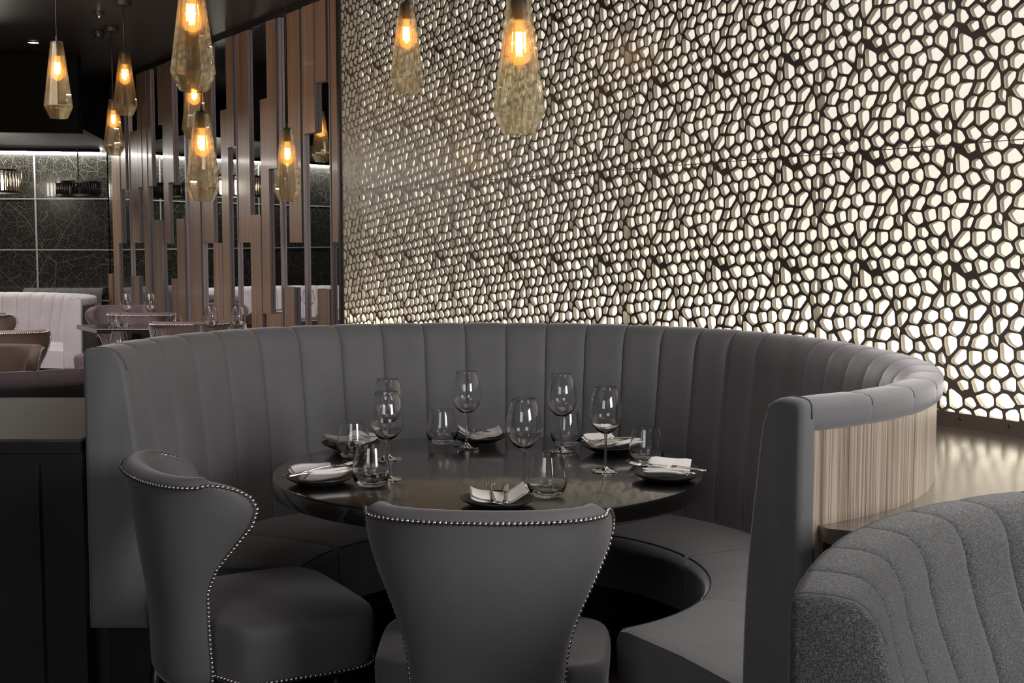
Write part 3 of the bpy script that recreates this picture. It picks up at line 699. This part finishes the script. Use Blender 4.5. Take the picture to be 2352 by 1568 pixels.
# ---------------------------------------------------------------- chairs
LV = [(0.28, .160, .10), (0.34, .165, .10), (0.40, .168, .095), (0.48, .172, .095), (0.54, .183, .10), (0.60, .208, .125), (0.66, .240, .172), (0.71, .264, .212), (0.75, .275, .228), (0.78, .275, .218), (0.80, .27, .19), (0.812, .264, .155), (0.817, .258, .118)]
def shell_pt(a, lv, top_drop=0.0):
    z, hw, fw = lv
    ph = abs(a) * math.pi / 2
    x = math.copysign(hw * math.sin(ph) ** 0.95, a) if a else 0.0
    y = -0.235 - 0.055 * max(0, (z - 0.45) / 0.37) + fw * (1 - max(0.0, math.cos(ph)) ** 0.9)
    return Vector((x, y, z))
def make_chair_mesh():
    NA = 28; As = [-1 + 2 * i / NA for i in range(NA + 1)]
    T = 0.058
    O = [[shell_pt(a, lv) for a in As] for lv in LV]
    def nrm(i, j):
        d = O[i][min(j + 1, NA)] - O[i][max(j - 1, 0)]
        return Vector((-d.y, d.x, 0)).normalized()
    I = [[O[i][j] + nrm(i, j) * (T + 0.012 * math.sin(math.pi * min(1, max(0, (LV[i][0] - .45) / .4)))) for j in range(NA + 1)] for i in range(len(LV))]
    nl = len(LV)
    for j in range(NA + 1): I[nl - 1][j].z += 0.006
    # closed surface: loops run outer -> over the top -> inner -> under
    loops = []
    for i in range(nl): loops.append(O[i])
    loops.append([O[-1][j] * 0.72 + I[-1][j] * 0.28 + Vector((0, 0, 0.014)) for j in range(NA + 1)])
    loops.append([O[-1][j] * 0.28 + I[-1][j] * 0.72 + Vector((0, 0, 0.012)) for j in range(NA + 1)])
    for i in range(nl - 1, -1, -1): loops.append(I[i])
    m = len(loops); V = []
    for lp_ in loops: V += [tuple(p) for p in lp_]
    W = NA + 1
    Fc = [(r * W + j, r * W + j + 1, (r + 1) * W + j + 1, (r + 1) * W + j) for r in range(m - 1) for j in range(NA)]
    Fc += [((m - 1) * W + j, (m - 1) * W + j + 1, j + 1, j) for j in range(NA)]
    # wing edges, slightly puffed
    for j, sg in ((0, -1), (NA, 1)):
        half = m // 2
        mid0 = len(V)
        for r in range(half):
            p = (Vector(V[r * W + j]) + Vector(V[(m - 1 - r) * W + j])) / 2 + Vector((0, 0.012, 0)); V.append(tuple(p))
        for r in range(half - 1):
            Fc.append((r * W + j, (r + 1) * W + j, mid0 + r + 1, mid0 + r))
            Fc.append(((m - 1 - r) * W + j, (m - 2 - r) * W + j, mid0 + r + 1, mid0 + r))
        Fc.append(((half - 1) * W + j, half * W + j, mid0 + half - 1))
        Fc.append((j, (m - 1) * W + j, mid0))
    # nail line
    path = [O[i][0] for i in range(nl)] + [O[nl - 1][j] + Vector((0, 0, -0.004)) for j in range(1, NA)] + [O[i][NA] for i in range(nl - 1, -1, -1)]
    return V, Fc, path
CV, CF, CPATH = make_chair_mesh()
def resample(path, step):
    out = [path[0]]; acc = 0.0
    for a, b_ in zip(path, path[1:]):
        l = (b_ - a).length
        if l < 1e-9: continue
        d = step - acc
        while d <= l: out.append(a + (b_ - a) * (d / l)); d += step
        acc = (l - (d - step))
    return out
def seat_mesh():
    N = 96; V = []; Fc = []
    def rr(t, hx, hy, p=5.2):
        c, s = math.cos(t), math.sin(t)
        x = math.copysign(abs(c) ** (2 / p), c) * hx; y = math.copysign(abs(s) ** (2 / p), s) * hy
        x *= 1 - 0.10 * (0.5 - 0.5 * max(-1, min(1, y / 0.24))) * 1.0
        yy = y * 1.05 + 0.03; q = max(0.0, min(1.0, (yy + 0.155) / 0.09)); q = q * q * (3 - 2 * q)
        return x * 1.06 * (0.44 + 0.56 * q), yy
    rings = [(0.235, 0.215, 0.30), (0.258, 0.235, 0.305), (0.262, 0.24, 0.33), (0.27, 0.245, 0.40), (0.27, 0.246, 0.435), (0.262, 0.24, 0.452), (0.255, 0.233, 0.455), (0.24, 0.22, 0.462), (0.17, 0.16, 0.474), (0.07, 0.07, 0.478)]
    for hx, hy, z in rings:
        for i in range(N):
            x, y = rr(2 * math.pi * i / N, hx, hy); V.append((x, y, z))
    for r in range(len(rings) - 1):
        for i in range(N): j = (i + 1) % N; Fc.append((r * N + i, r * N + j, (r + 1) * N + j, (r + 1) * N + i))
    Fc.append(tuple(range(N))[::-1]); Fc.append(tuple((len(rings) - 1) * N + i for i in range(N)))
    foot = [Vector(rr(2 * math.pi * i / N, 0.265, 0.243) + (0.318,)) for i in range(N + 1)]
    return V, Fc, foot
SV, SF, SFOOT = seat_mesh()
nail_me = None
def nail_mesh():
    b = MB(); b.lathe([(0.0002, 0.0032), (0.0025, 0.0027), (0.0044, 0.0012), (0.0052, -0.0008), (0.0048, -0.0016)], 10); 
    o = b.build('nail_head', M['nail'], None, smooth=True); me = o.data; bpy.data.objects.remove(o); return me
nail_me = nail_mesh()
def chair(label, loc, rot, mat, detail=True, group=None, sc_=1.0):
    t = thing('dining_chair', label, 'chair', loc, rot, group)
    o = mesh_obj('backrest', CV, CF, mat, t, smooth=True); fix_normals(o); subsurf(o, 1)
    o = mesh_obj('seat', SV, SF, mat, t, smooth=True); fix_normals(o); subsurf(o, 1)
    b = MB(); ring = [(p.x * 0.93, p.y * 0.93 + 0.002, 0.4565) for p in SFOOT]; b.tube(ring, 0.0012, 5, cap=False); b.build('seam', M['grey_piping'], t, smooth=True) if detail else None
    for sx, sy in ((-1, 1), (1, 1), (-1, -1), (1, -1)):
        b = MB(); b.tube([(sx * 0.2, sy * 0.17, 0.31), (sx * 0.22, sy * 0.2, 0.002)], [0.02, 0.012], 10)
        b.build('leg', M['black'], t, smooth=True)
    cen = Vector((0, 0.02, 0))
    nails = []
    for p in resample(CPATH, 0.0118):
        d = Vector((p.x, p.y - 0.05, 0)).normalized(); nails.append((p + d * 0.0025, d, p.z))
    if detail:
        for p in resample(SFOOT, 0.0125):
            if p.y > -0.14:
                d = Vector((p.x, p.y, 0)).normalized(); nails.append((p + d * 0.001, d, p.z))
    nails.sort(key=lambda q: -q[2])
    def mat_of(p, d): return Matrix.Translation(p) @ d.to_track_quat('Z', 'Y').to_matrix().to_4x4()
    keep = nails[:100] if detail else []
    for p, d, _ in keep:
        o = bpy.data.objects.new('nail_head', nail_me); COL.objects.link(o); o.parent = t; o.matrix_basis = mat_of(p, d)
    rest = nails[len(keep):]
    b = MB()
    nv = [v.co.copy() for v in nail_me.vertices]; nf = [tuple(q.vertices) for q in nail_me.polygons]
    for p, d, _ in rest:
        mm = mat_of(p, d); b.add([tuple(mm @ v) for v in nv], nf)
    o = b.build('nail_head_trim', M['nail'], t, smooth=True)
    if detail: o['kind'] = 'stuff'
    return t
chair('grey winged dining chair seen from behind, drawn up to the table at the front', (-0.047, 2.865, 0), math.radians(-3), M['chair_grey'])
chair('grey winged dining chair turned sideways at the left of the round table', (-0.70, 3.265, 0), math.radians(-60), M['chair_grey'])
G = 'chairs in the dining area behind'
chair('dark brown chair back at the far left edge, in front of the lilac booth', (-4.02, 9.75, 0), math.radians(-6), M['brown_leather'], False, G)
chair('brown winged chair turned sideways, left edge, nearer than the lilac booth', (-3.18, 7.95, 0), math.radians(22), M['brown_leather'], False, G)
chair('tan chair facing the camera just behind the low booth, left edge', (-2.72, 6.5, 0), math.radians(180), M['brown_leather'], False, G)
chair('mauve chair facing the camera beyond the wine glasses on the square table', (-3.22, 10.35, 0), math.radians(176), M['mauve'], False, G)
chair('dark mauve chair seen from behind, in front of the square table', (-2.72, 8.78, 0), math.radians(-4), M['mauve'], False, G) if False else None
chair('dark mauve chair seen from behind, left of the standing timber boards', (-2.78, 9.75, 0), math.radians(-4), M['mauve'], False, G)
chair('dark mauve chair partly hidden by the booth rim, right of the other far chairs', (-2.2, 8.75, 0), math.radians(8), M['mauve'], False, G)

# ---------------------------------------------------------------- tables
def round_table(label, c, r, mat=M['table'], group=None):
    t = thing('round_table', label, 'table', (c[0], c[1], 0), 0, group)
    b = MB(); b.lathe([(0.0005, 0.70), (r - 0.012, 0.70), (r - 0.002, 0.704), (r, 0.712), (r, 0.742), (r - 0.003, 0.748), (r - 0.01, 0.75), (0.0005, 0.75)], 128)
    b.build('tabletop', mat, t, smooth=True, angle=35)
    b = MB(); b.lathe([(0.0005, 0.7), (0.14, 0.7), (0.14, 0.69), (0.045, 0.68), (0.04, 0.1), (0.06, 0.05)], 32); b.build('pedestal', M['black'], t, smooth=True, angle=35)
    b = MB(); b.lathe([(0.06, 0.05), (0.24, 0.02), (0.25, 0.001), (0.0005, 0.001)], 48); b.build('base', M['black'], t, smooth=True, angle=35)
    return t
TC = (-0.066, 3.55)
round_table('round glossy dark wood table laid for six inside the grey booth', TC, 0.6)
round_table('round dark table behind the rim of the booth, carrying tumblers and wine glasses', (-1.95, 7.62), 0.52)
round_table('round dark table inside the low booth, with a folded white napkin', (-2.1, 5.86), 0.34)
t = thing('square_table', 'square dark table beyond the booth at the left, bearing two wine glasses', 'table', (-2.72, 9.35, 0))
for nm, z0, z1 in (('tabletop', 0.715, 0.75),):
    b = MB(); b.prism([(-2.93, 8.98), (-2.25, 8.98), (-2.25, 9.44), (-3.23, 9.44)], z0, z1); bevel(b.build(nm, M['table'], t, world=True, fix=True), 0.003)
b = MB(); b.box(-2.75, -2.69, 9.2, 9.26, 0.03, 0.714); b.build('pedestal', M['black'], t, world=True)
b = MB(); b.box(-2.95, -2.49, 9.05, 9.4, 0.001, 0.03); b.build('base', M['black'], t, world=True)

# ---------------------------------------------------------------- glassware
def wine_glass():
    t = thing('wine_glass', 'x', 'wine glass')
    o_ = [(0.004, 0.103), (0.012, 0.106), (0.026, 0.115), (0.038, 0.130), (0.0455, 0.150), (0.0470, 0.163), (0.0455, 0.182), (0.0405, 0.205), (0.034, 0.224), (0.0305, 0.235)]
    th = 0.0011
    i_ = [(max(0.0004, r - th), z + (0.0 if k > 2 else 0.003)) for k, (r, z) in enumerate(o_)]
    i_[0] = (0.0003, 0.1075)
    b = MB(); b.lathe([(0.0003, 0.1015)] + o_ + [(0.0300, 0.2356)] + i_[::-1], 48); b.build('bowl', M['glass'], t, smooth=True, angle=50)
    b = MB(); b.lathe([(0.0003, 0.1014), (0.0042, 0.1028), (0.0046, 0.100), (0.0036, 0.09), (0.0033, 0.06), (0.0036, 0.03), (0.0046, 0.015), (0.0003, 0.0149)], 20); b.build('stem', M['glass'], t, smooth=True, angle=50)
    b = MB(); b.lathe([(0.0003, 0.0148), (0.0048, 0.0147), (0.008, 0.009), (0.016, 0.0045), (0.030, 0.0025), (0.0395, 0.0018), (0.040, 0.001), (0.0395, 0.0004), (0.0003, 0.0004)], 48); b.build('foot', M['glass'], t, smooth=True, angle=50)
    return t
def tumbler():
    t = thing('water_tumbler', 'x', 'tumbler')
    th = 0.0013
    o_ = [(0.029, 0.0006), (0.034, 0.003), (0.044, 0.013), (0.0495, 0.027), (0.0502, 0.038), (0.048, 0.056), (0.0435, 0.08), (0.0385, 0.104)]
    i_ = [(0.0004, 0.010), (0.024, 0.0095), (0.037, 0.0135), (0.0455, 0.024), (0.0488, 0.035), (0.0488, 0.042), (0.0465, 0.057), (0.0421, 0.08), (0.0373, 0.1045)]
    b = MB(); b.lathe([(0.0003, 0.0006)] + o_ + i_[::-1], 48); o = b.build('tumbler_body', M['glass'], t, smooth=True, angle=50)
    return t
wg, tm = None, None
def put_wine(x, y, label, group, z=0.7505):
    global wg
    if wg is None: o = wg = wine_glass()
    else: o = copy_tree(wg)
    o.location = (x, y, z); o.rotation_euler[2] = 0; o['label'] = label; o['group'] = group; return o
def put_tumbler(x, y, label, group, z=0.7505):
    global tm
    if tm is None: o = tm = tumbler()
    else: o = copy_tree(tm)
    o.location = (x, y, z); o['label'] = label; o['group'] = group; return o
gw, gt = 'wine glasses on the round table', 'tumblers on the round table'
put_wine(0.031, 3.246, 'clear wine glass just left of the front tumbler, behind the nearest place setting', gw)
put_wine(-0.140, 3.907, 'clear wine glass in front of the rearmost plate on the round table', gw)
put_wine(0.151, 3.835, 'clear wine glass directly in front of the rear right tumbler', gw)
put_wine(0.260, 3.503, 'clear wine glass standing alone at the right of the round table', gw)
put_wine(-0.335, 3.388, 'nearer of the two overlapping wine glasses at the left of the table', gw)
put_wine(-0.362, 3.698, 'farther of the two overlapping wine glasses at the left of the table', gw)
put_tumbler(0.088, 3.158, 'clear tumbler at the front of the table, right of the nearest plate', gt)
put_tumbler(-0.220, 3.982, 'clear tumbler left of the rearmost plate on the round table', gt)
put_tumbler(-0.468, 3.73, 'clear tumbler in front of the rear left plate with white napkin', gt)
put_tumbler(-0.368, 3.298, 'clear tumbler touching the view of the left plate, nearest of the left glasses', gt)
put_tumbler(0.17, 3.945, 'clear tumbler at the rear right, seen behind a wine glass stem', gt)
put_tumbler(0.384, 3.612, 'clear tumbler behind the right-hand plate of the round table', gt)
g2, g3 = 'glasses on the table behind the booth rim', 'glasses on the far square table'
put_tumbler(-2.275, 7.36, 'clear tumbler over the booth rim, leftmost of the four there', g2)
put_tumbler(-2.08, 7.55, 'clear tumbler over the booth rim, second from the left', g2)
put_tumbler(-1.94, 7.9, 'clear tumbler over the booth rim, left of the two wine glasses there', g2)
put_tumbler(-1.73, 7.75, 'clear tumbler over the booth rim, between the two wine glasses there', g2)
put_wine(-1.80, 7.62, 'left of the two wine glasses rising over the booth rim', g2)
put_wine(-1.64, 7.62, 'right of the two wine glasses rising over the booth rim', g2)
put_tumbler(-2.86, 9.18, 'clear tumbler near the corner of the far square table', g3)
put_tumbler(-2.44, 9.2, 'clear tumbler at the right end of the far square table', g3)
put_wine(-2.80, 9.27, 'left of the two wine glasses on the far square table', g3)
put_wine(-2.63, 9.27, 'right of the two wine glasses on the far square table', g3)

# ---------------------------------------------------------------- place settings (local +x points to the table centre)
def plate():
    t = thing('side_plate', 'x', 'plate')
    b = MB(); b.lathe([(0.0003, 0.0065), (0.05, 0.0065), (0.062, 0.009), (0.078, 0.0155), (0.0885, 0.0215), (0.0905, 0.0212), (0.089, 0.0185), (0.078, 0.012), (0.062, 0.004), (0.052, 0.0005), (0.046, 0.0005), (0.044, 0.002), (0.0003, 0.002)], 64)
    b.build('dish', M['plate'], t, smooth=True); return t
def napkin():
    t = thing('folded_napkin', 'x', 'napkin')
    N = 26; W = 8
    def h(v):     # profile across the plate: both ends rise, middle dips
        return 0.012 + 0.020 * abs(v) ** 2.2 + 0.003 * math.sin(v * 5)
    layers = 2
    for l in range(layers):
        V = []; Fc = []
        hw = 0.058 - 0.002 * l; sk = 0.004 * (l - 1)
        for side in (0, 1):
            for i in range(N + 1):
                v = -1 + 2 * i / N
                for j in range(W + 1):
                    q = -1 + 2 * j / W
                    edge = 0.0016 * (1 - min(1, (1 - abs(q)) * 6)) 
                    z = h(v) + l * 0.0062 + (0.0056 - edge * 1.6 if side else edge * 1.6) + 0.0015 * math.sin(q * 3 + v * 2 + l)
                    V.append((q * hw + sk * v + 0.004 * v * (1 if l == 2 else -0.5), v * (0.068 - 0.002 * l), z))
        K = (N + 1) * (W + 1); R = W + 1
        for i in range(N):
            for j in range(W):
                a = i * R + j; Fc.append((a, a + R, a + R + 1, a + 1)); Fc.append((K + a, K + a + 1, K + a + R + 1, K + a + R))
        for i in range(N):
            for j in (0, W): a = i * R + j; Fc.append((a, a + R, K + a + R, K + a))
        for j in range(W):
            for i in (0, N): a = i * R + j; Fc.append((a, a + 1, K + a + 1, K + a))
        o = mesh_obj('napkin_fold', V, Fc, M['linen'], t, smooth=True, angle=60); fix_normals(o)
    return t
def strip(b, pts, th):
    """pts: list of (x, halfwidth, z, y centre)"""
    V = []
    for x, hw, z, yc in pts:
        V += [(x, yc - hw, z - th * .2), (x, yc - hw * .5, z + th * .5), (x, yc + hw * .5, z + th * .5), (x, yc + hw, z - th * .2), (x, yc + hw * .5, z - th * .5), (x, yc - hw * .5, z - th * .5)]
    n = len(pts)
    Fc = [(i * 6 + k, i * 6 + (k + 1) % 6, (i + 1) * 6 + (k + 1) % 6, (i + 1) * 6 + k) for i in range(n - 1) for k in range(6)] + [tuple(range(6))[::-1], tuple((n - 1) * 6 + k for k in range(6))]
    b.add(V, Fc)
def fork():
    t = thing('table_fork', 'x', 'fork')
    b = MB(); strip(b, [(-0.095, .004, .0, 0), (-0.092, .0085, .0005, 0), (-0.075, .0080, .002, 0), (-0.055, .0055, .004, 0), (-0.02, .0030, .007, 0), (0.02, .0026, .009, 0), (0.032, .0035, .0085, 0)], 0.003)
    b.build('handle', M['steel'], t, smooth=True)
    b = MB(); strip(b, [(0.032, .0034, .0085, 0), (0.038, .009, .0075, 0), (0.046, .0118, .0058, 0), (0.052, .0122, .005, 0)], 0.0022)
    b.build('head', M['steel'], t, smooth=True)
    for k in range(4):
        y = -0.0102 + 0.0068 * k
        b = MB(); strip(b, [(0.052, .0019, .005, y), (0.066, .0016, .0052, y * 1.03), (0.082, .0014, .0075, y * 1.04), (0.094, .0007, .0115, y * 1.02)], 0.0018)
        b.build('tine', M['steel'], t, smooth=True)
    return t
def knife():
    t = thing('table_knife', 'x', 'knife')
    b = MB(); strip(b, [(-0.10, .006, .001, 0), (-0.097, .0095, .001, 0), (-0.08, .0085, .002, 0), (-0.06, .0055, .003, 0), (-0.02, .0048, .004, 0), (-0.005, .0062, .004, 0)], 0.006)
    b.build('handle', M['steel'], t, smooth=True)
    b = MB(); strip(b, [(-0.005, .005, .004, 0), (0.01, .0085, .004, 0.001), (0.05, .0098, .004, 0.001), (0.085, .0088, .004, 0), (0.098, .0045, .004, -0.003), (0.103, .0012, .004, -0.005)], 0.0016)
    b.build('blade', M['steel'], t, smooth=True)
    return t
protos = {}
def put(kind, maker, loc, rz, label, group, tilt=(0, 0)):
    if kind not in protos: o = protos[kind] = maker()
    else: o = copy_tree(protos[kind])
    o.location = loc; o.rotation_euler = (tilt[0], tilt[1], rz); o['label'] = label; o['group'] = group; return o
PS = [((-0.034, 3.043), 'nearest plate, at the front of the round table'), ((-0.507, 3.328), 'left-hand plate beside the near left tumbler'),
      ((-0.495, 3.885), 'rear left plate hidden behind a tumbler'), ((-0.104, 4.019), 'rearmost plate at the back of the table'),
      ((0.303, 3.833), 'rear right plate beyond the lone wine glass'), ((0.415, 3.372), 'right-hand plate near the table edge')]
for (x, y), w_ in PS:
    a = math.atan2(TC[1] - y, TC[0] - x)
    if 'front' in w_: a = math.radians(92)
    c, s = math.cos(a), math.sin(a)
    put('plate', plate, (x, y, 0.7503), a, 'black stoneware side plate, ' + w_, 'side plates on the round table')
    put('napkin', napkin, (x + 0.0 * c, y, 0.7535), a + 0.04, 'white linen napkin folded on the ' + w_, 'folded napkins on the plates')
    # fork on the left, knife on the right, resting in the dip of the napkin
    fx, fy = x - s * 0.016 + c * 0.014, y + c * 0.016 + s * 0.014
    put('fork', fork, (fx, fy, 0.782), a + 0.03, 'steel fork on the ' + w_, 'forks on the napkins', (0, -0.07))
    kx, ky = x + s * 0.020 - c * 0.004, y - c * 0.020 - s * 0.004
    put('knife', knife, (kx, ky, 0.7815), a - 0.05, 'steel knife on the ' + w_, 'knives on the napkins', (0, -0.03))
put('napkin', napkin, (-2.0, 5.78, 0.7415), 0.3 + math.pi / 2, 'white folded napkin on the round table inside the low booth, at the left', 'napkin in the low booth')

# ---------------------------------------------------------------- hanging glass lamps
def pendant():
    t = thing('pendant_lamp', 'x', 'lamp')
    N = 10
    prof = [(0.0325, 0.390), (0.0325, 0.384), (0.075, 0.062), (0.046, 0.0)]
    th = 0.0045
    inn = [(r - th * (1.1 if k != 2 else 1.4), z) for k, (r, z) in enumerate(prof)]
    inn[0] = (0.006, 0.386); inn[1] = (0.026, 0.380)
    b = MB()
    b.lathe([(0.006, 0.390)] + prof + inn[::-1], N, close=True)
    o = b.build('shade', M['amber'], t, fix=True); bevel(o, 0.0012, 1)
    b = MB(); b.lathe([(0.0003, 0.397), (0.006, 0.396), (0.008, 0.391), (0.021, 0.383), (0.022, 0.372), (0.0195, 0.318), (0.0003, 0.317)], 20); b.build('socket', M['cord'], t, smooth=True, angle=40)
    b = MB(); b.lathe([(0.0135, 0.316), (0.0145, 0.300), (0.019, 0.28), (0.026, 0.255), (0.030, 0.232), (0.029, 0.215), (0.021, 0.2), (0.009, 0.194), (0.0003, 0.193)], 24); bb = b.build('bulb', M['bulb'], t, smooth=True)
    b = MB(); pts = []
    for k in range(6):
        a = k * math.pi / 3
        pts += [(0.0085 * math.cos(a), 0.0085 * math.sin(a), 0.225 + 0.0), (0.0085 * math.cos(a + .2), 0.0085 * math.sin(a + .2), 0.282), (0.0085 * math.cos(a + .8), 0.0085 * math.sin(a + .8), 0.282), (0.0085 * math.cos(a + 1.0), 0.0085 * math.sin(a + 1.0), 0.225)]
    b.tube(pts, 0.0013, 5); b.build('filament', M['filament'], bb)
    return t
pd = None
PEND = [((-2.34, 6.659, 2.007), 'amber glass hanging lamp at the far left, in front of the dark bulkhead', 0),
        ((-2.437, 8.139, 2.161), 'amber glass hanging lamp glowing orange, upper of the far pair at the left', 1),
        ((-2.83, 9.156, 1.974), 'amber glass hanging lamp, lower of the far pair at the left', 1),
        ((-1.062, 4.309, 1.882), 'large amber glass hanging lamp cut by the top edge, left of centre', 0),
        ((-1.803, 7.325, 1.95), 'amber glass hanging lamp half hidden between the two in the middle stack', 0),
        ((-1.356, 5.635, 1.554), 'amber glass hanging lamp hanging lowest, directly under the large left one', 0),
        ((-1.20, 6.867, 1.586), 'amber glass hanging lamp on a long cord in front of the timber wall', 0),
        ((-0.452, 5.563, 2.009), 'amber glass hanging lamp in front of the screen, left of the largest', 0),
        ((0.02, 3.663, 1.689), 'largest amber glass hanging lamp in view, over the table before the screen', 0)]
for i, (loc, lab, can) in enumerate(PEND):
    if pd is None: o = pd = pendant()
    else:
        o = copy_tree(pd)
        for ch in list(o.children):
            if ch.name.startswith(('cord', 'canopy')): bpy.data.objects.remove(ch)
    o.location = loc; o.rotation_euler = (0, 0, 0.31 * i); o['label'] = lab; o['group'] = 'amber glass hanging lamps'
for i, (loc, lab, can) in enumerate(PEND):
    o = [q for q in bpy.data.objects if q.get('label') == lab][0]
    top = CEIL - loc[2]
    b = MB(); r = 0.006 if can else 0.0022
    b.tube([(0, 0, 0.395), (0, 0, top - 0.002)], r, 8); b.build('cord', M['cord'], o, smooth=True)
    b = MB(); b.tube([(0, 0, 0.395), (0, 0, 0.42)], [0.007, 0.0035], 10); b.build('cord_grip', M['cord'], o, smooth=True)
    b = MB(); b.lathe([(0.0004, top - 0.03), (0.05, top - 0.03), (0.05, top - 0.001), (0.0004, top - 0.001)], 32); b.build('canopy', M['cord'], o, smooth=True, angle=40)
    lt = bpy.data.lights.new('bulb_light', 'POINT'); lt.energy = 4.0; lt.color = (1.0, 0.55, 0.25); lt.shadow_soft_size = 0.011
    lo_ = bpy.data.objects.new('bulb_light', lt); COL.objects.link(lo_); lo_.parent = o; lo_.location = (0, 0, 0.25)

# drum lamps near the leaf panels; the dark one is a reflection built solid
def drum(label, c, r, z0, z1, lit):
    t = thing('drum_lamp', label, 'lamp', (c[0], c[1], z0), 0, 'drum lamps by the leaf-vein panels')
    n = 44
    for k in range(n):
        a = 2 * math.pi * k / n
        x, y = r * math.cos(a), r * math.sin(a)
        b = MB(); b.tube([(x, y, 0.02), (x, y, z1 - z0 - 0.02)], 0.0085, 6); b.build('glass_rod', M['brass'] if lit else M['metal_dark'], t, smooth=True)
    for z in (0.01, z1 - z0 - 0.01):
        b = MB(); b.lathe([(r - 0.015, z - 0.01), (r + 0.012, z - 0.01), (r + 0.012, z + 0.01), (r - 0.015, z + 0.01)], 48, close=True); b.build('ring', M['metal_dark'], t, smooth=True, angle=40)
    b = MB(); b.lathe([(0.0004, 0.03), (r * 0.5, 0.03), (r * 0.5, z1 - z0 - 0.05), (0.0004, z1 - z0 - 0.05)], 24); b.build('diffuser', M['led_warm'] if lit else M['metal_dark'], t, smooth=True, angle=40)
    b = MB(); b.tube([(0, 0, z1 - z0 - 0.05), (0, 0, CEIL - z0 - 0.001 if c[1] < 10.4 else 2.2 - z0)], 0.006, 8); b.build('cord', M['cord'], t)
    for k in range(3):
        a = k * 2.0944; b = MB(); b.tube([(0, 0, z1 - z0 - 0.04), (r * math.cos(a), r * math.sin(a), z1 - z0 - 0.02)], 0.004, 6); b.build('spoke', M['metal_dark'], t)
    return t
drum('round drum lamp with pale glowing glass rods at the left edge', (-4.72, 11.6), 0.27, 1.79, 2.0, True)
drum('dark drum standing in for a lamp reflected in the leaf-vein panels, left of timbers', (-3.95, 11.7), 0.19, 1.76, 1.9, False)

# ---------------------------------------------------------------- ceiling fittings
def downlight(label, x, y):
    t = thing('downlight', label, 'light', (x, y, CEIL - 0.012), 0)
    b = MB(); b.lathe([(0.04, 0.0), (0.055, 0.0), (0.057, 0.011), (0.04, 0.011)], 32, close=True); b.build('bezel', M['metal_dark'], t, smooth=True, angle=40)
    b = MB(); b.lathe([(0.0004, 0.003), (0.0395, 0.003), (0.0395, 0.01), (0.0004, 0.01)], 24); b.build('lens', M['down'], t, smooth=True, angle=40)
    return t
downlight('small round white downlight glowing in the ceiling at the upper left', -3.62, 9.8)
t = thing('ceiling_sensor', 'small dark dome sensor on the ceiling between the left hanging lamps', 'sensor', (-2.98, 9.35, CEIL - 0.06))
b = MB(); b.lathe([(0.0004, 0.0), (0.02, 0.004), (0.034, 0.02), (0.036, 0.04)], 24); b.build('dome', M['metal_dark'], t, smooth=True)
b = MB(); b.lathe([(0.036, 0.04), (0.045, 0.042), (0.045, 0.059), (0.0004, 0.059)], 24); b.build('base', M['cord'], t, smooth=True, angle=40)
t = thing('sprinkler_head', 'tiny sprinkler head on the ceiling above the orange lamp', 'sprinkler', (-2.72, 8.55, CEIL - 0.035))
b = MB(); b.lathe([(0.0004, 0.02), (0.035, 0.022), (0.035, 0.034), (0.0004, 0.034)], 20); b.build('rosette', M['metal_dark'], t, smooth=True, angle=40)
b = MB(); b.lathe([(0.0004, 0.0), (0.012, 0.001), (0.004, 0.004), (0.004, 0.02)], 12); b.build('deflector', M['steel'], t, smooth=True)
t = thing('ceiling_grille', 'round dark grille in the ceiling at the top left corner', 'grille', (-2.55, 6.9, CEIL - 0.02))
b = MB(); b.lathe([(0.10, 0.0), (0.17, 0.004), (0.175, 0.019), (0.09, 0.019)], 40, close=True); b.build('rim', M['cord'], t, smooth=True, angle=40)
b = MB(); b.lathe([(0.0004, 0.008), (0.098, 0.008), (0.098, 0.018), (0.0004, 0.018)], 32); b.build('disc', M['metal_dark'], t, smooth=True, angle=40)
